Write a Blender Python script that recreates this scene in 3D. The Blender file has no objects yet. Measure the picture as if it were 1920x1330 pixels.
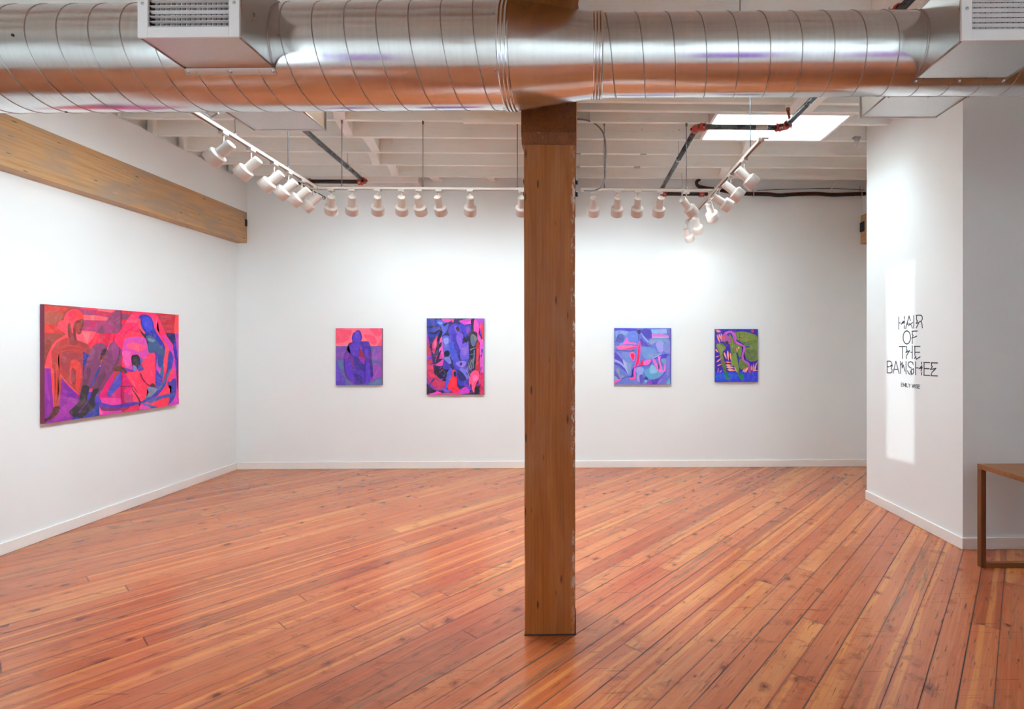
SKYK, SUNK, SPOTK, EXPO = 26.0, 2.6, .6, 1.15
import bpy, bmesh, math, random
from mathutils import Vector, Matrix, Quaternion
random.seed(7)
SC = bpy.context.scene
COL = SC.collection
PI = math.pi

# ------------------------------------------------------------------ camera
F = 975.0; CX = 1095.0; CY = 650.0; TH = 20/975.0; EYE = 1.6
cam_d = bpy.data.cameras.new('camera'); cam = bpy.data.objects.new('camera', cam_d)
COL.objects.link(cam); SC.camera = cam
cam.location = (0, 0, EYE); cam.rotation_euler = (PI/2, 0, -TH)
cam_d.sensor_width = 36.0; cam_d.sensor_fit = 'HORIZONTAL'
cam_d.lens = F/1920*36.0
cam_d.shift_x = -(CX-960)/1920; cam_d.shift_y = (CY-665)/1920
cam_d.clip_start = 0.05; cam_d.clip_end = 200

def ray(px, py):
    a = (px-CX)/F; b = (CY-py)/F
    return Vector((math.cos(TH)*a+math.sin(TH), math.cos(TH)-math.sin(TH)*a, b))
def on_x(px, py, X):
    r = ray(px, py); t = X/r.x; return Vector((X, r.y*t, EYE+r.z*t))
def on_y(px, py, Y):
    r = ray(px, py); t = Y/r.y; return Vector((r.x*t, Y, EYE+r.z*t))
def on_z(px, py, Z):
    r = ray(px, py); t = (Z-EYE)/r.z; return Vector((r.x*t, r.y*t, Z))

# ------------------------------------------------------------------ object helpers
def tag(o, label=None, cat=None, group=None, kind=None):
    if label: o['label'] = label
    if cat: o['category'] = cat
    if group: o['group'] = group
    if kind: o['kind'] = kind
    return o
def empty(name, loc=(0, 0, 0), rz=0.0):
    o = bpy.data.objects.new(name, None); COL.objects.link(o)
    o.location = loc; o.rotation_euler = (0, 0, rz); o.empty_display_size = .05
    return o
def copy_tree(o, parent=None):
    c = o.copy(); COL.objects.link(c)
    if parent is not None: c.parent = parent
    for ch in [x for x in COL.objects if x.parent == o]:
        copy_tree(ch, c)
    return c

class MB:
    """collects shapes and links them as one mesh object"""
    def __init__(s): s.bm = bmesh.new()
    def box(s, a, b, bev=0.0, seg=1, mat=0):
        a = Vector(a); b = Vector(b)
        lo = Vector((min(a.x, b.x), min(a.y, b.y), min(a.z, b.z))); hi = Vector((max(a.x, b.x), max(a.y, b.y), max(a.z, b.z)))
        r = bmesh.ops.create_cube(s.bm, size=1.0)
        vs = r['verts']
        for v in vs:
            v.co = Vector(((lo.x+hi.x)/2+v.co.x*(hi.x-lo.x), (lo.y+hi.y)/2+v.co.y*(hi.y-lo.y), (lo.z+hi.z)/2+v.co.z*(hi.z-lo.z)))
        if bev > 0:
            es = list({e for v in vs for e in v.link_edges})
            bmesh.ops.bevel(s.bm, geom=es, offset=bev, segments=seg, affect='EDGES', profile=.5)
        return vs
    def frustum(s, p, q, r0, r1, n=24, cap=(True, True)):
        p = Vector(p); q = Vector(q); d = (q-p).normalized()
        up = Vector((0, 0, 1)) if abs(d.z) < .95 else Vector((1, 0, 0))
        e1 = d.cross(up).normalized(); e2 = d.cross(e1)
        R = [[s.bm.verts.new(c+e1*math.cos(2*PI*i/n)*r+e2*math.sin(2*PI*i/n)*r) for i in range(n)] for c, r in ((p, r0), (q, r1))]
        for i in range(n):
            f = s.bm.faces.new((R[0][i], R[0][(i+1) % n], R[1][(i+1) % n], R[1][i])); f.smooth = True
        if cap[0]: s.bm.faces.new(R[0])
        if cap[1]: s.bm.faces.new(list(reversed(R[1])))
    def lathe(s, p, axis, prof, n=32, close=False):
        """prof = [(distance along axis, radius)]"""
        p = Vector(p); d = Vector(axis).normalized()
        up = Vector((0, 0, 1)) if abs(d.z) < .95 else Vector((1, 0, 0))
        e1 = d.cross(up).normalized(); e2 = d.cross(e1)
        prev = None
        for (t, r) in prof:
            if r < 1e-6:
                ring = [s.bm.verts.new(p+d*t)]
            else:
                ring = [s.bm.verts.new(p+d*t+e1*math.cos(2*PI*i/n)*r+e2*math.sin(2*PI*i/n)*r) for i in range(n)]
            if prev:
                for i in range(n):
                    a = prev[i % len(prev)]; b = prev[(i+1) % len(prev)]; c = ring[(i+1) % len(ring)]; e = ring[i % len(ring)]
                    u = []
                    for v in (a, b, c, e):
                        if v not in u: u.append(v)
                    if len(u) > 2:
                        f = s.bm.faces.new(u); f.smooth = True
            prev = ring
    def tube(s, pts, r, n=10, cap=True):
        pts = [Vector(p) for p in pts]
        prev = None; e1 = None
        for k, p in enumerate(pts):
            a = pts[max(0, k-1)]; b = pts[min(len(pts)-1, k+1)]
            d = (b-a).normalized()
            if e1 is None:
                up = Vector((0, 0, 1)) if abs(d.z) < .95 else Vector((1, 0, 0))
                e1 = d.cross(up).normalized()
            else:
                e1 = (e1-d*e1.dot(d)).normalized()
            e2 = d.cross(e1)
            rr = r[k] if isinstance(r, (list, tuple)) else r
            ring = [s.bm.verts.new(p+e1*math.cos(2*PI*i/n)*rr+e2*math.sin(2*PI*i/n)*rr) for i in range(n)]
            if prev:
                for i in range(n):
                    f = s.bm.faces.new((prev[i], prev[(i+1) % n], ring[(i+1) % n], ring[i])); f.smooth = True
            elif cap: s.bm.faces.new(list(reversed(ring)))
            prev = ring
        if cap: s.bm.faces.new(prev)
    def sphere(s, c, r, sc=(1, 1, 1), n=12):
        g = bmesh.ops.create_uvsphere(s.bm, u_segments=n, v_segments=max(6, n//2), radius=r)
        for v in g['verts']:
            v.co = Vector((v.co.x*sc[0], v.co.y*sc[1], v.co.z*sc[2]))+Vector(c)
            for f in v.link_faces: f.smooth = True
    def prism(s, poly, ext):
        """poly: 3D points in one plane; ext: extrusion vector"""
        ext = Vector(ext); A = [s.bm.verts.new(Vector(p)) for p in poly]; B = [s.bm.verts.new(Vector(p)+ext) for p in poly]
        n = len(A)
        for i in range(n): s.bm.faces.new((A[i], A[(i+1) % n], B[(i+1) % n], B[i]))
        s.bm.faces.new(list(reversed(A))); s.bm.faces.new(B)
    def quad(s, *p):
        return s.bm.faces.new([s.bm.verts.new(Vector(x)) for x in p])
    def split(s, name, mat, parent=None):
        """every loose piece becomes an object of its own"""
        bm = s.bm; bm.verts.ensure_lookup_table(); seen = set(); out = []
        for v in bm.verts:
            if v in seen: continue
            isl = []; st = [v]; seen.add(v)
            while st:
                a = st.pop(); isl.append(a)
                for e in a.link_edges:
                    b = e.other_vert(a)
                    if b not in seen: seen.add(b); st.append(b)
            n = MB(); mp = {a: n.bm.verts.new(a.co) for a in isl}; fs = {f for a in isl for f in a.link_faces}
            for f in fs:
                g = n.bm.faces.new([mp[x] for x in f.verts]); g.smooth = f.smooth
            out.append(n.build(name, mat, parent))
        bm.free(); return out
    def build(s, name, mat, parent=None, recalc=True):
        if recalc: bmesh.ops.recalc_face_normals(s.bm, faces=s.bm.faces)
        off = Vector((0, 0, 0)); p = parent
        while p is not None: off += p.location; p = p.parent
        if off.length > 0:
            for v in s.bm.verts: v.co -= off
        me = bpy.data.meshes.new(name); s.bm.to_mesh(me); s.bm.free()
        o = bpy.data.objects.new(name, me); COL.objects.link(o)
        for m in (mat if isinstance(mat, (list, tuple)) else [mat]): me.materials.append(m)
        if parent is not None: o.parent = parent
        return o

def smooth(pts, closed=True, k=5):
    """Catmull-Rom through 2D points"""
    n = len(pts); out = []
    rng = range(n) if closed else range(n-1)
    for i in rng:
        if closed: p0, p1, p2, p3 = pts[i-1], pts[i], pts[(i+1) % n], pts[(i+2) % n]
        else: p0, p1, p2, p3 = pts[max(0, i-1)], pts[i], pts[i+1], pts[min(n-1, i+2)]
        for j in range(k):
            t = j/k
            out.append(tuple(.5*((2*p1[c])+(-p0[c]+p2[c])*t+(2*p0[c]-5*p1[c]+4*p2[c]-p3[c])*t*t+(-p0[c]+3*p1[c]-3*p2[c]+p3[c])*t**3) for c in range(len(p1))))
    if not closed: out.append(tuple(pts[-1]))
    return out

# ------------------------------------------------------------------ materials
def lin(c):
    if isinstance(c, str):
        c = c.lstrip('#'); c = tuple(int(c[i:i+2], 16)/255 for i in (0, 2, 4))
    return tuple(x/12.92 if x <= .04045 else ((x+.055)/1.055)**2.4 for x in c)
class NT:
    def __init__(s, name):
        s.m = bpy.data.materials.new(name); s.m.use_nodes = True; s.t = s.m.node_tree; s.t.nodes.clear()
        s.out = s.t.nodes.new('ShaderNodeOutputMaterial')
        s.b = s.t.nodes.new('ShaderNodeBsdfPrincipled'); s.t.links.new(s.b.outputs[0], s.out.inputs[0])
    def n(s, typ, **kw):
        x = s.t.nodes.new('ShaderNode'+typ)
        for k, v in kw.items(): setattr(x, k, v)
        return x
    def link(s, a, b): s.t.links.new(a, b)
    def put(s, sock, v):
        if hasattr(v, 'links') or hasattr(v, 'is_output'): s.link(v, sock)
        elif isinstance(v, (tuple, list)) and len(v) == 3 and sock.type == 'RGBA': sock.default_value = (*v, 1)
        else: sock.default_value = v
    def math(s, op, a, b=None, c=None, clamp=False):
        x = s.n('Math', operation=op); x.use_clamp = clamp
        s.put(x.inputs[0], a)
        if b is not None: s.put(x.inputs[1], b)
        if c is not None: s.put(x.inputs[2], c)
        return x.outputs[0]
    def vmath(s, op, a, b=None):
        x = s.n('VectorMath', operation=op); s.put(x.inputs[0], a)
        if b is not None: s.put(x.inputs[1], b)
        return x.outputs['Value'] if op in ('DOT_PRODUCT', 'LENGTH', 'DISTANCE') else x.outputs[0]
    def xyz(s, x=0.0, y=0.0, z=0.0):
        c = s.n('CombineXYZ'); s.put(c.inputs[0], x); s.put(c.inputs[1], y); s.put(c.inputs[2], z); return c.outputs[0]
    def sep(s, v):
        c = s.n('SeparateXYZ'); s.link(v, c.inputs[0]); return c.outputs
    def obj(s): return s.n('TexCoord').outputs['Object']
    def scale(s, v, sc):
        x = s.n('VectorMath', operation='MULTIPLY'); s.link(v, x.inputs[0]); x.inputs[1].default_value = sc; return x.outputs[0]
    def noise(s, v, scale=5, detail=3, rough=.5, dist=0, out=0):
        x = s.n('TexNoise'); s.link(v, x.inputs['Vector']); x.inputs['Scale'].default_value = scale
        x.inputs['Detail'].default_value = detail; x.inputs['Roughness'].default_value = rough; x.inputs['Distortion'].default_value = dist
        return x.outputs[out]
    def white(s, v, out='Value', dim='3D'):
        x = s.n('TexWhiteNoise', noise_dimensions=dim); s.link(v, x.inputs['Vector']); return x.outputs[out]
    def ramp(s, f, stops, interp='LINEAR'):
        x = s.n('ValToRGB'); x.color_ramp.interpolation = interp
        e = x.color_ramp.elements
        while len(e) < len(stops): e.new(.5)
        for q, (p, c) in zip(e, stops):
            q.position = p; q.color = (c, c, c, 1) if isinstance(c, (int, float)) else (*c, 1)
        s.link(f, x.inputs[0]); return x.outputs[0]
    def mix(s, f, a, b, bt='MIX'):
        x = s.n('Mix', data_type='RGBA', blend_type=bt)
        s.put(x.inputs[0], f); s.put(x.inputs[6], a); s.put(x.inputs[7], b); return x.outputs[2]
    def maprange(s, v, a, b, c=0.0, d=1.0):
        x = s.n('MapRange'); s.link(v, x.inputs[0])
        for i, q in enumerate((a, b, c, d)): x.inputs[i+1].default_value = q
        return x.outputs[0]
    def bump(s, h, st=.3, dist=.002):
        x = s.n('Bump'); s.link(h, x.inputs['Height']); x.inputs['Strength'].default_value = st; x.inputs['Distance'].default_value = dist
        s.link(x.outputs[0], s.b.inputs['Normal'])
    def done(s, color=None, rough=None, metal=None, spec=None, coat=None):
        if color is not None: s.put(s.b.inputs['Base Color'], color)
        if rough is not None: s.put(s.b.inputs['Roughness'], rough)
        if metal is not None: s.b.inputs['Metallic'].default_value = metal
        if spec is not None: s.b.inputs['Specular IOR Level'].default_value = spec
        if coat is not None: s.b.inputs['Coat Weight'].default_value = coat; s.b.inputs['Coat Roughness'].default_value = .08
        return s.m

def m_plain(name, col, rough=.5, metal=0.0, var=.04, nscale=12, spec=.5, bump=0.0):
    t = NT(name); c = lin(col); o = t.obj()
    f = t.noise(o, nscale, 4, .6)
    dark = tuple(x*(1-var) for x in c); lite = tuple(min(1, x*(1+var)) for x in c)
    cc = t.mix(t.maprange(f, .3, .7), dark, lite)
    if bump: t.bump(f, bump, .003)
    return t.done(cc, t.maprange(f, .3, .7, max(.02, rough-.05), rough+.05), metal, spec)

def m_wall():
    t = NT('painted_plaster'); o = t.obj()
    f = t.noise(o, 1.1, 3, .5); g = t.noise(o, 160, 2, .5)
    c = t.mix(t.maprange(f, .3, .7), lin('#E2E6E6'), lin('#E6EAEA'))
    t.bump(g, .08, .001)
    return t.done(c, .62, 0, .25)

def m_ceiling_wood():
    """white paint over old boards, with scuffs where it has flaked"""
    t = NT('flaked_white_paint'); o = t.obj()
    s1 = t.scale(o, (1.0, 8, 8)); f = t.noise(s1, 3.5, 6, .65)
    big = t.noise(o, 1.3, 2, .5)
    c = t.mix(t.maprange(big, .35, .65), lin('#EAEEEA'), lin('#F3F6F2'))
    fl = t.noise(t.scale(o, (1, 2.2, 2.2)), 22, 5, .7)
    area = t.noise(o, .9, 2, .5)
    m = t.math('MULTIPLY', t.maprange(fl, .66, .70), t.maprange(area, .52, .6), clamp=True)
    c = t.mix(m, c, lin('#7A6A58'))
    c = t.mix(t.math('MULTIPLY', t.maprange(f, .55, .75), .18, clamp=True), c, lin('#A8978A'))
    t.bump(f, .35, .004)
    return t.done(c, .55, 0, .3)

def m_timber(name, axis, c0, c1, c2, white=.0, grain=1.0, pale=0.0, worn=.0, rough=.5, edge=None):
    """weathered timber: grain runs along axis"""
    t = NT(name); o = t.obj()
    sc = [9.0, 9.0, 9.0]; sc[axis] = .55
    g = t.noise(t.scale(o, tuple(sc)), 2.2, 6, .62, 1.2)
    sc2 = [70.0, 70.0, 70.0]; sc2[axis] = 1.6
    fine = t.noise(t.scale(o, tuple(sc2)), 1.5, 3, .6)
    w = t.n('TexWave', wave_type='RINGS', rings_direction='XYZ'[axis], wave_profile='SAW')
    scw = [1.0, 1.0, 1.0]; scw[axis] = .07
    wv = t.vmath('ADD', t.scale(o, tuple(scw)), t.xyz(.31, .17, .05)); t.link(wv, w.inputs['Vector'])
    w.inputs['Scale'].default_value = 16; w.inputs['Distortion'].default_value = 5; w.inputs['Detail'].default_value = 3; w.inputs['Detail Scale'].default_value = 1.3
    c = t.ramp(g, [(.25, lin(c0)), (.5, lin(c1)), (.78, lin(c2))])
    c = t.mix(t.math('MULTIPLY', w.outputs['Fac'], .26*grain), c, tuple(x*.42 for x in lin(c0)))
    c = t.mix(t.maprange(fine, .58, .75, 0, .35*grain), c, tuple(x*.35 for x in lin(c0)))
    # small dark dents, long with the grain
    sd = [30.0, 30.0, 30.0]; sd[axis] = 7
    v = t.n('TexVoronoi', feature='F1'); t.link(t.scale(o, tuple(sd)), v.inputs['Vector']); v.inputs['Scale'].default_value = 1
    rn = t.sep(v.outputs['Color'])[0]
    dent = t.math('MULTIPLY', t.maprange(v.outputs['Distance'], .22, .12), t.math('GREATER_THAN', rn, .86), clamp=True)
    c = t.mix(t.math('MULTIPLY', dent, .8), c, tuple(x*.12 for x in lin(c0)))
    if worn:
        a = t.noise(t.scale(o, tuple(3 if i != axis else .8 for i in range(3))), 2.4, 4, .6)
        m = t.math('MULTIPLY', t.maprange(a, .48, .64), worn, clamp=True)
        c = t.mix(m, c, lin('#A08C7A'))
    if white:
        a = t.noise(t.scale(o, tuple(16 if i != axis else 5 for i in range(3))), 2.0, 5, .7)
        b = t.noise(o, 1.7, 2, .5)
        m = t.math('MULTIPLY', t.maprange(a, .66, .70), t.maprange(b, .5, .56), clamp=True)
        c = t.mix(t.math('MULTIPLY', m, white), c, lin('#CFC5B8'))
    if edge:
        # chipped paint left along the arris at x = edge
        xs = t.sep(o)
        d = t.math('ABSOLUTE', t.math('SUBTRACT', xs[0], edge))
        near = t.maprange(d, .028, .004)
        a = t.noise(t.scale(o, (40, 40, 14)), 1.5, 4, .7)
        lowz = t.noise(t.scale(o, (0, 0, 1.4)), 1.4, 2, .5)
        m = t.math('MULTIPLY', t.math('MULTIPLY', near, t.maprange(a, .50, .56)), t.maprange(lowz, .42, .55), clamp=True)
        c = t.mix(m, c, lin('#D0C6BA'))
    t.bump(t.math('ADD', g, t.math('MULTIPLY', fine, .6)), .35, .003)
    return t.done(c, rough, 0, .35)

def m_floor():
    t = NT('oiled_fir_boards'); o = t.obj()
    al = math.radians(41.35); W = .1285
    u = t.vmath('DOT_PRODUCT', o, (math.sin(al), math.cos(al), 0)); v = t.vmath('DOT_PRODUCT', o, (math.cos(al), -math.sin(al), 0))
    vw = t.math('ADD', t.math('DIVIDE', v, W), PHASE)
    row = t.math('FLOOR', vw); fv = t.math('FRACT', vw)
    r1 = t.white(t.xyz(row, 3.3, 1.1)); r2 = t.white(t.xyz(row, 7.7, 4.1))
    L = t.math('ADD', 2.0, t.math('MULTIPLY', r1, 2.6))
    us = t.math('ADD', t.math('DIVIDE', u, L), t.math('MULTIPLY', r2, 9.0))
    seg = t.math('FLOOR', us); fu = t.math('FRACT', us)
    cid = t.xyz(row, seg, 2.2); cr = t.n('TexWhiteNoise', noise_dimensions='3D'); t.link(cid, cr.inputs['Vector'])
    ra, rb, rc = t.sep(cr.outputs['Color'])
    off = t.math('MULTIPLY', cr.outputs['Value'], 37.0)
    # tone of each board
    base = t.ramp(ra, [(0, lin('#A05E46')), (.22, lin('#BC7855')), (.45, lin('#C88864')), (.65, lin('#AE6A54')), (.82, lin('#CC9268')), (1, lin('#D09C6C'))])
    # slow colour drift along a board
    gv = t.xyz(t.math('MULTIPLY', u, .55), t.math('MULTIPLY', v, 8.0), off)
    d1 = t.noise(gv, 1.6, 3, .55, .4)
    base = t.mix(t.maprange(d1, .35, .7, 0, .75), base, lin('#B4603F'))
    # yellow sapwood bands along an edge of some boards
    sl = t.noise(t.xyz(t.math('MULTIPLY', u, .35), off, 0.0), 1.4, 2, .5)
    cen = t.math('ADD', t.math('MULTIPLY', rb, 1.1), t.math('MULTIPLY', t.math('SUBTRACT', sl, .5), .9))
    band = t.maprange(t.math('ABSOLUTE', t.math('SUBTRACT', fv, cen)), .13, .07)
    band = t.math('MULTIPLY', band, t.math('GREATER_THAN', rc, .5), clamp=True)
    base = t.mix(t.math('MULTIPLY', band, .7), base, lin('#D69A62'))
    # fine grain
    g2 = t.noise(t.xyz(t.math('MULTIPLY', u, 1.3), t.math('MULTIPLY', v, 75.0), off), 1.3, 4, .6, .8)
    base = t.mix(t.maprange(g2, .5, .8, 0, .42), base, lin('#93452F'))
    g3 = t.noise(t.xyz(t.math('MULTIPLY', u, .8), t.math('MULTIPLY', v, 26.0), off), 1.3, 4, .6, 1.6)
    base = t.mix(t.maprange(g3, .5, .75, 0, .36), base, lin('#E0A072'))
    # knots
    kv = t.xyz(t.math('MULTIPLY', u, 6.5), t.math('MULTIPLY', v, 9.0), off)
    vo = t.n('TexVoronoi', feature='F1'); t.link(kv, vo.inputs['Vector']); vo.inputs['Scale'].default_value = 1
    kn = t.math('GREATER_THAN', t.sep(vo.outputs['Color'])[0], .66)
    dst = t.math('ADD', t.math('DIVIDE', vo.outputs['Distance'], t.math('ADD', .45, t.math('MULTIPLY', t.sep(vo.outputs['Color'])[1], 1.3))), t.math('MULTIPLY', t.math('SUBTRACT', t.noise(kv, 4, 4, .65), .5), .45))
    kk = t.math('MULTIPLY', t.maprange(dst, .26, .08), kn, clamp=True)
    base = t.mix(t.math('MULTIPLY', kk, .62), base, lin('#7A3A30'))
    kk2 = t.math('MULTIPLY', t.maprange(dst, .11, .05), kn, clamp=True)
    base = t.mix(t.math('MULTIPLY', kk2, .6), base, lin('#3A2420'))
    # worn grey streaks and dark scuffs
    wn = t.noise(t.xyz(t.math('MULTIPLY', u, .8), t.math('MULTIPLY', v, 13.0), off), 1.7, 4, .6, .2)
    wm = t.math('MULTIPLY', t.maprange(wn, .50, .62), t.math('GREATER_THAN', rb, .72), clamp=True)
    wn2 = t.noise(t.xyz(t.math('MULTIPLY', u, 6), t.math('MULTIPLY', v, 60.0), off), 1.7, 4, .7)
    base = t.mix(t.math('MULTIPLY', wm, t.maprange(wn2, .35, .6, .2, .85)), base, lin('#7C6558'))
    sc = t.noise(t.xyz(t.math('MULTIPLY', u, 3.4), t.math('MULTIPLY', v, 34.0), off), 2.0, 4, .62, .2)
    base = t.mix(t.maprange(sc, .60, .69, 0, .65), base, lin('#3E2B29'))
    # scratches across
    st = t.noise(t.scale(o, (1.6, 34, 1)), 1.6, 3, .6, .6)
    base = t.mix(t.maprange(st, .64, .69, 0, .45), base, lin('#5A3A30'))
    bl = t.noise(t.scale(o, (1.0, 1.6, 1)), 7.0, 6, .72, .4)
    area = t.noise(o, 1.1, 2, .5)
    base = t.mix(t.math('MULTIPLY', t.maprange(bl, .54, .68, 0, .7), t.maprange(area, .42, .58), clamp=True), base, lin('#6E4236'))
    dirt = t.noise(o, 1.2, 4, .6)
    base = t.mix(t.maprange(dirt, .52, .72, 0, .3), base, lin('#9C5C48'))
    # gaps
    ed = t.math('MINIMUM', fv, t.math('SUBTRACT', 1.0, fv))
    gw = t.math('ADD', .007, t.math('MULTIPLY', t.white(t.xyz(t.math('ROUND', vw), 5.0, 9.0)), .020))
    gn = t.noise(t.xyz(t.math('MULTIPLY', u, 2.0), row, 0.0), 2.0, 3, .6)
    gw = t.math('MULTIPLY', gw, t.maprange(gn, .3, .7, .35, 1.35))
    g = t.math('LESS_THAN', ed, gw)
    eu = t.math('MULTIPLY', t.math('MINIMUM', fu, t.math('SUBTRACT', 1.0, fu)), L)
    ge = t.math('LESS_THAN', eu, .0017)
    gap = t.math('MAXIMUM', g, ge)
    near = t.maprange(t.math('MINIMUM', t.math('MULTIPLY', ed, W), eu), .008, .0, 0, .35)
    base = t.mix(near, base, lin('#6A3428'))
    base = t.mix(t.math('MULTIPLY', gap, .92), base, lin('#2A1814'))
    rg = t.noise(t.xyz(t.math('MULTIPLY', u, 2), t.math('MULTIPLY', v, 12), off), 2, 3, .6)
    rough = t.math('ADD', t.maprange(rg, .3, .7, .215, .26), t.math('MULTIPLY', gap, .5))
    hh = t.math('SUBTRACT', t.math('ADD', t.math('MULTIPLY', rg, .10), t.math('MULTIPLY', t.white(cid), .05)), t.math('MULTIPLY', gap, 1.0))
    t.bump(hh, .30, .0025)
    base = t.mix(1.0, base, (.90, .645, .44), 'MULTIPLY')
    return t.done(base, rough, 0, .6)
PHASE = .0

def m_duct(name, base, rough, streak=1.0):
    t = NT(name); o = t.obj()
    f = t.noise(t.scale(o, (40, 1.5, 1.5)), 1.5, 4, .6)
    v = t.n('TexVoronoi', feature='F1'); t.link(o, v.inputs['Vector']); v.inputs['Scale'].default_value = 90
    sp = t.sep(v.outputs['Color'])[0]
    b = lin(base)
    lo = 1-.14*streak
    c = t.mix(t.maprange(f, .3, .7), tuple(x*lo for x in b), tuple(min(1, x*(1+.06*streak)) for x in b))
    c = t.mix(t.math('MULTIPLY', sp, .10), c, tuple(x*.75 for x in b))
    big = t.noise(o, 3.0, 3, .6)
    r = t.math('ADD', t.maprange(big, .3, .7, rough-.04, rough+.05), t.math('MULTIPLY', sp, .03))
    t.b.inputs['Anisotropic'].default_value = .0
    t.bump(big, .10, .01)
    return t.done(c, r, 1.0)

def m_paint():
    t = NT('artist_paint'); a = t.n('VertexColor'); a.layer_name = 'paint'
    o = t.obj(); f = t.noise(t.scale(o, (1, 1, 1)), 26, 4, .6, 1.0); g = t.noise(o, 7, 3, .6, 2.0)
    c = t.mix(t.maprange(f, .35, .65, 0, .10), a.outputs[0], (.02, .0, .05))
    c = t.mix(t.maprange(g, .5, .7, 0, .10), c, (1, .5, .6))
    t.bump(f, .1, .001)
    return t.done(c, .5, 0, .3)

def m_emit(name, col, st):
    m = bpy.data.materials.new(name); m.use_nodes = True; nt = m.node_tree; nt.nodes.clear()
    o = nt.nodes.new('ShaderNodeOutputMaterial'); e = nt.nodes.new('ShaderNodeEmission')
    e.inputs[0].default_value = (*col, 1); e.inputs[1].default_value = st; nt.links.new(e.outputs[0], o.inputs[0]); return m
def m_glass():
    m = bpy.data.materials.new('window_glass'); m.use_nodes = True; nt = m.node_tree; nt.nodes.clear()
    o = nt.nodes.new('ShaderNodeOutputMaterial'); a = nt.nodes.new('ShaderNodeBsdfTransparent'); g = nt.nodes.new('ShaderNodeBsdfGlossy')
    g.inputs['Roughness'].default_value = .03; mx = nt.nodes.new('ShaderNodeMixShader'); mx.inputs[0].default_value = .06
    nt.links.new(a.outputs[0], mx.inputs[1]); nt.links.new(g.outputs[0], mx.inputs[2]); nt.links.new(mx.outputs[0], o.inputs[0]); return m

# board phase: a gap runs through the right front foot corner of the post
_p = on_z(1078, 1191, 0); _al = math.radians(41.35)
PHASE = -((_p.x*math.cos(_al)-_p.y*math.sin(_al))/.1285) % 1.0

WALL = m_wall(); TRIM = m_plain('white_trim_paint', '#E6E2DE', .45, 0, .015)
CEIL = m_ceiling_wood()
FLOOR = m_floor()
POSTW = m_timber('dark_fir_post', 2, '#8C4A1C', '#9E5A26', '#AE6A30', white=.0, grain=.8, edge=.139, rough=.48, worn=.12)
CAPW = m_timber('oiled_cap_timber', 1, '#5E3012', '#7C441A', '#92521E', white=.8, grain=.9, rough=.45)
BEAMW = m_timber('pale_fir_beam', 1, '#AE8458', '#C2986C', '#CEA880', white=.35, grain=.9, worn=.85, rough=.55)
HEADW = m_timber('header_fir_beam', 1, '#8A5220', '#9C6228', '#B07432', grain=.8, rough=.5)
DUCT = m_duct('galvanised_steel', '#DCDDDD', .17, .5)
DUCTB = m_duct('galvanised_box_steel', '#D0D0CE', .30, .15)
SEAM = m_plain('galvanised_seam', '#A8A4A0', .35, 1.0, .03)
STEEL = m_plain('zinc_steel', '#B8BABC', .35, 1.0, .05)
ROD = m_plain('dull_threaded_rod', '#7E8286', .5, .5, .05)
GRILLE = m_plain('white_enamel', '#DEDBDA', .35, 0, .01)
FIX = m_plain('white_powder_coat', '#D2C8C0', .38, 0, .01)
FIXIN = m_plain('black_baffle', '#1A1A1A', .5)
PIPE = m_plain('dark_painted_pipe', '#4A5358', .28, .35, .12)
PIPEB = m_plain('bare_black_pipe', '#3A2E2A', .35, .5, .35, 20)
RED = m_plain('red_coupling_enamel', '#B23A28', .4, 0, .15)
BLACK = m_plain('black_foam', '#1C1C1D', .6, 0, .1)
COPPER = m_plain('tarnished_copper', '#8C5038', .35, .9, .1)
WHITEC = m_plain('white_cable_jacket', '#E0DAD2', .5)
WALNUT = m_timber('walnut_veneer', 0, '#7A4A28', '#8A5630', '#986338', grain=.5, rough=.38)
WALNUTL = m_timber('walnut_leg', 2, '#643A1E', '#744426', '#80502E', grain=.5, rough=.38)
VINYL = m_plain('dark_vinyl', '#40404C', .5)
PAINT = m_paint()
CANVAS = m_plain('raw_canvas', '#D8D2C8', .8)
GLASS = m_glass()
TINT = m_glass(); TINT.name = 'dimming_glass'; [n for n in TINT.node_tree.nodes if n.type == 'BSDF_TRANSPARENT'][0].inputs[0].default_value = (.3, .3, .3, 1)  # tint added to dim daylight through the unseen front window
BULB = m_emit('lamp_filament', (1, .86, .68), 12)
# ------------------------------------------------------------------ the room
XL = -4.387; XU = -4.252; YB = 6.865; XP = 3.075; YP = 4.045; YP2 = 5.39; XA = 3.99; YF = -.5; XR = 6.4
XLL = -8.0; YL = 3.08         # the room opens further to the left on the camera's side of the duct
ZJ = 3.765; ZD = 3.955          # underside of the joists, underside of the roof deck
def struct(mb, name, mat, kind='structure'):
    return tag(mb.build(name, mat), kind=kind)

m = MB(); m.box((XLL-.2, YF-.2, -.1), (XR+.2, YB+.2, 0)); struct(m, 'floor', FLOOR)
m = MB(); m.box((XL-.2, YL, 0), (XL, YB+.2, 3.0)); m.box((XL-.2, YL, 3.34), (XU, YB+.2, ZJ-.012)); m.box((XL-.2, YL+.001, ZJ-.03), (XU-.10, YB+.2, ZD)); m.box((XL-.2, YL+.001, 2.9), (XL-.001, YB+.2, 3.4)); struct(m, 'wall_left', WALL)
m = MB(); m.box((XLL-.2, YF-.2, 0), (XLL, YL+.15, ZD)); struct(m, 'wall_far_left', WALL)
m = MB(); m.box((XLL, YL, 0), (XL-.2, YL+.15, ZD)); struct(m, 'wall_side_left', WALL)
m = MB(); m.box((XL-.2, YB, 0), (XR+.2, YB+.2, ZD+.1)); struct(m, 'wall_back', WALL)
m = MB(); m.box((XP, YP, 0), (XR+.2, YP2, ZD)); struct(m, 'wall_right_partition', WALL).name = 'wall_right'
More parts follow.
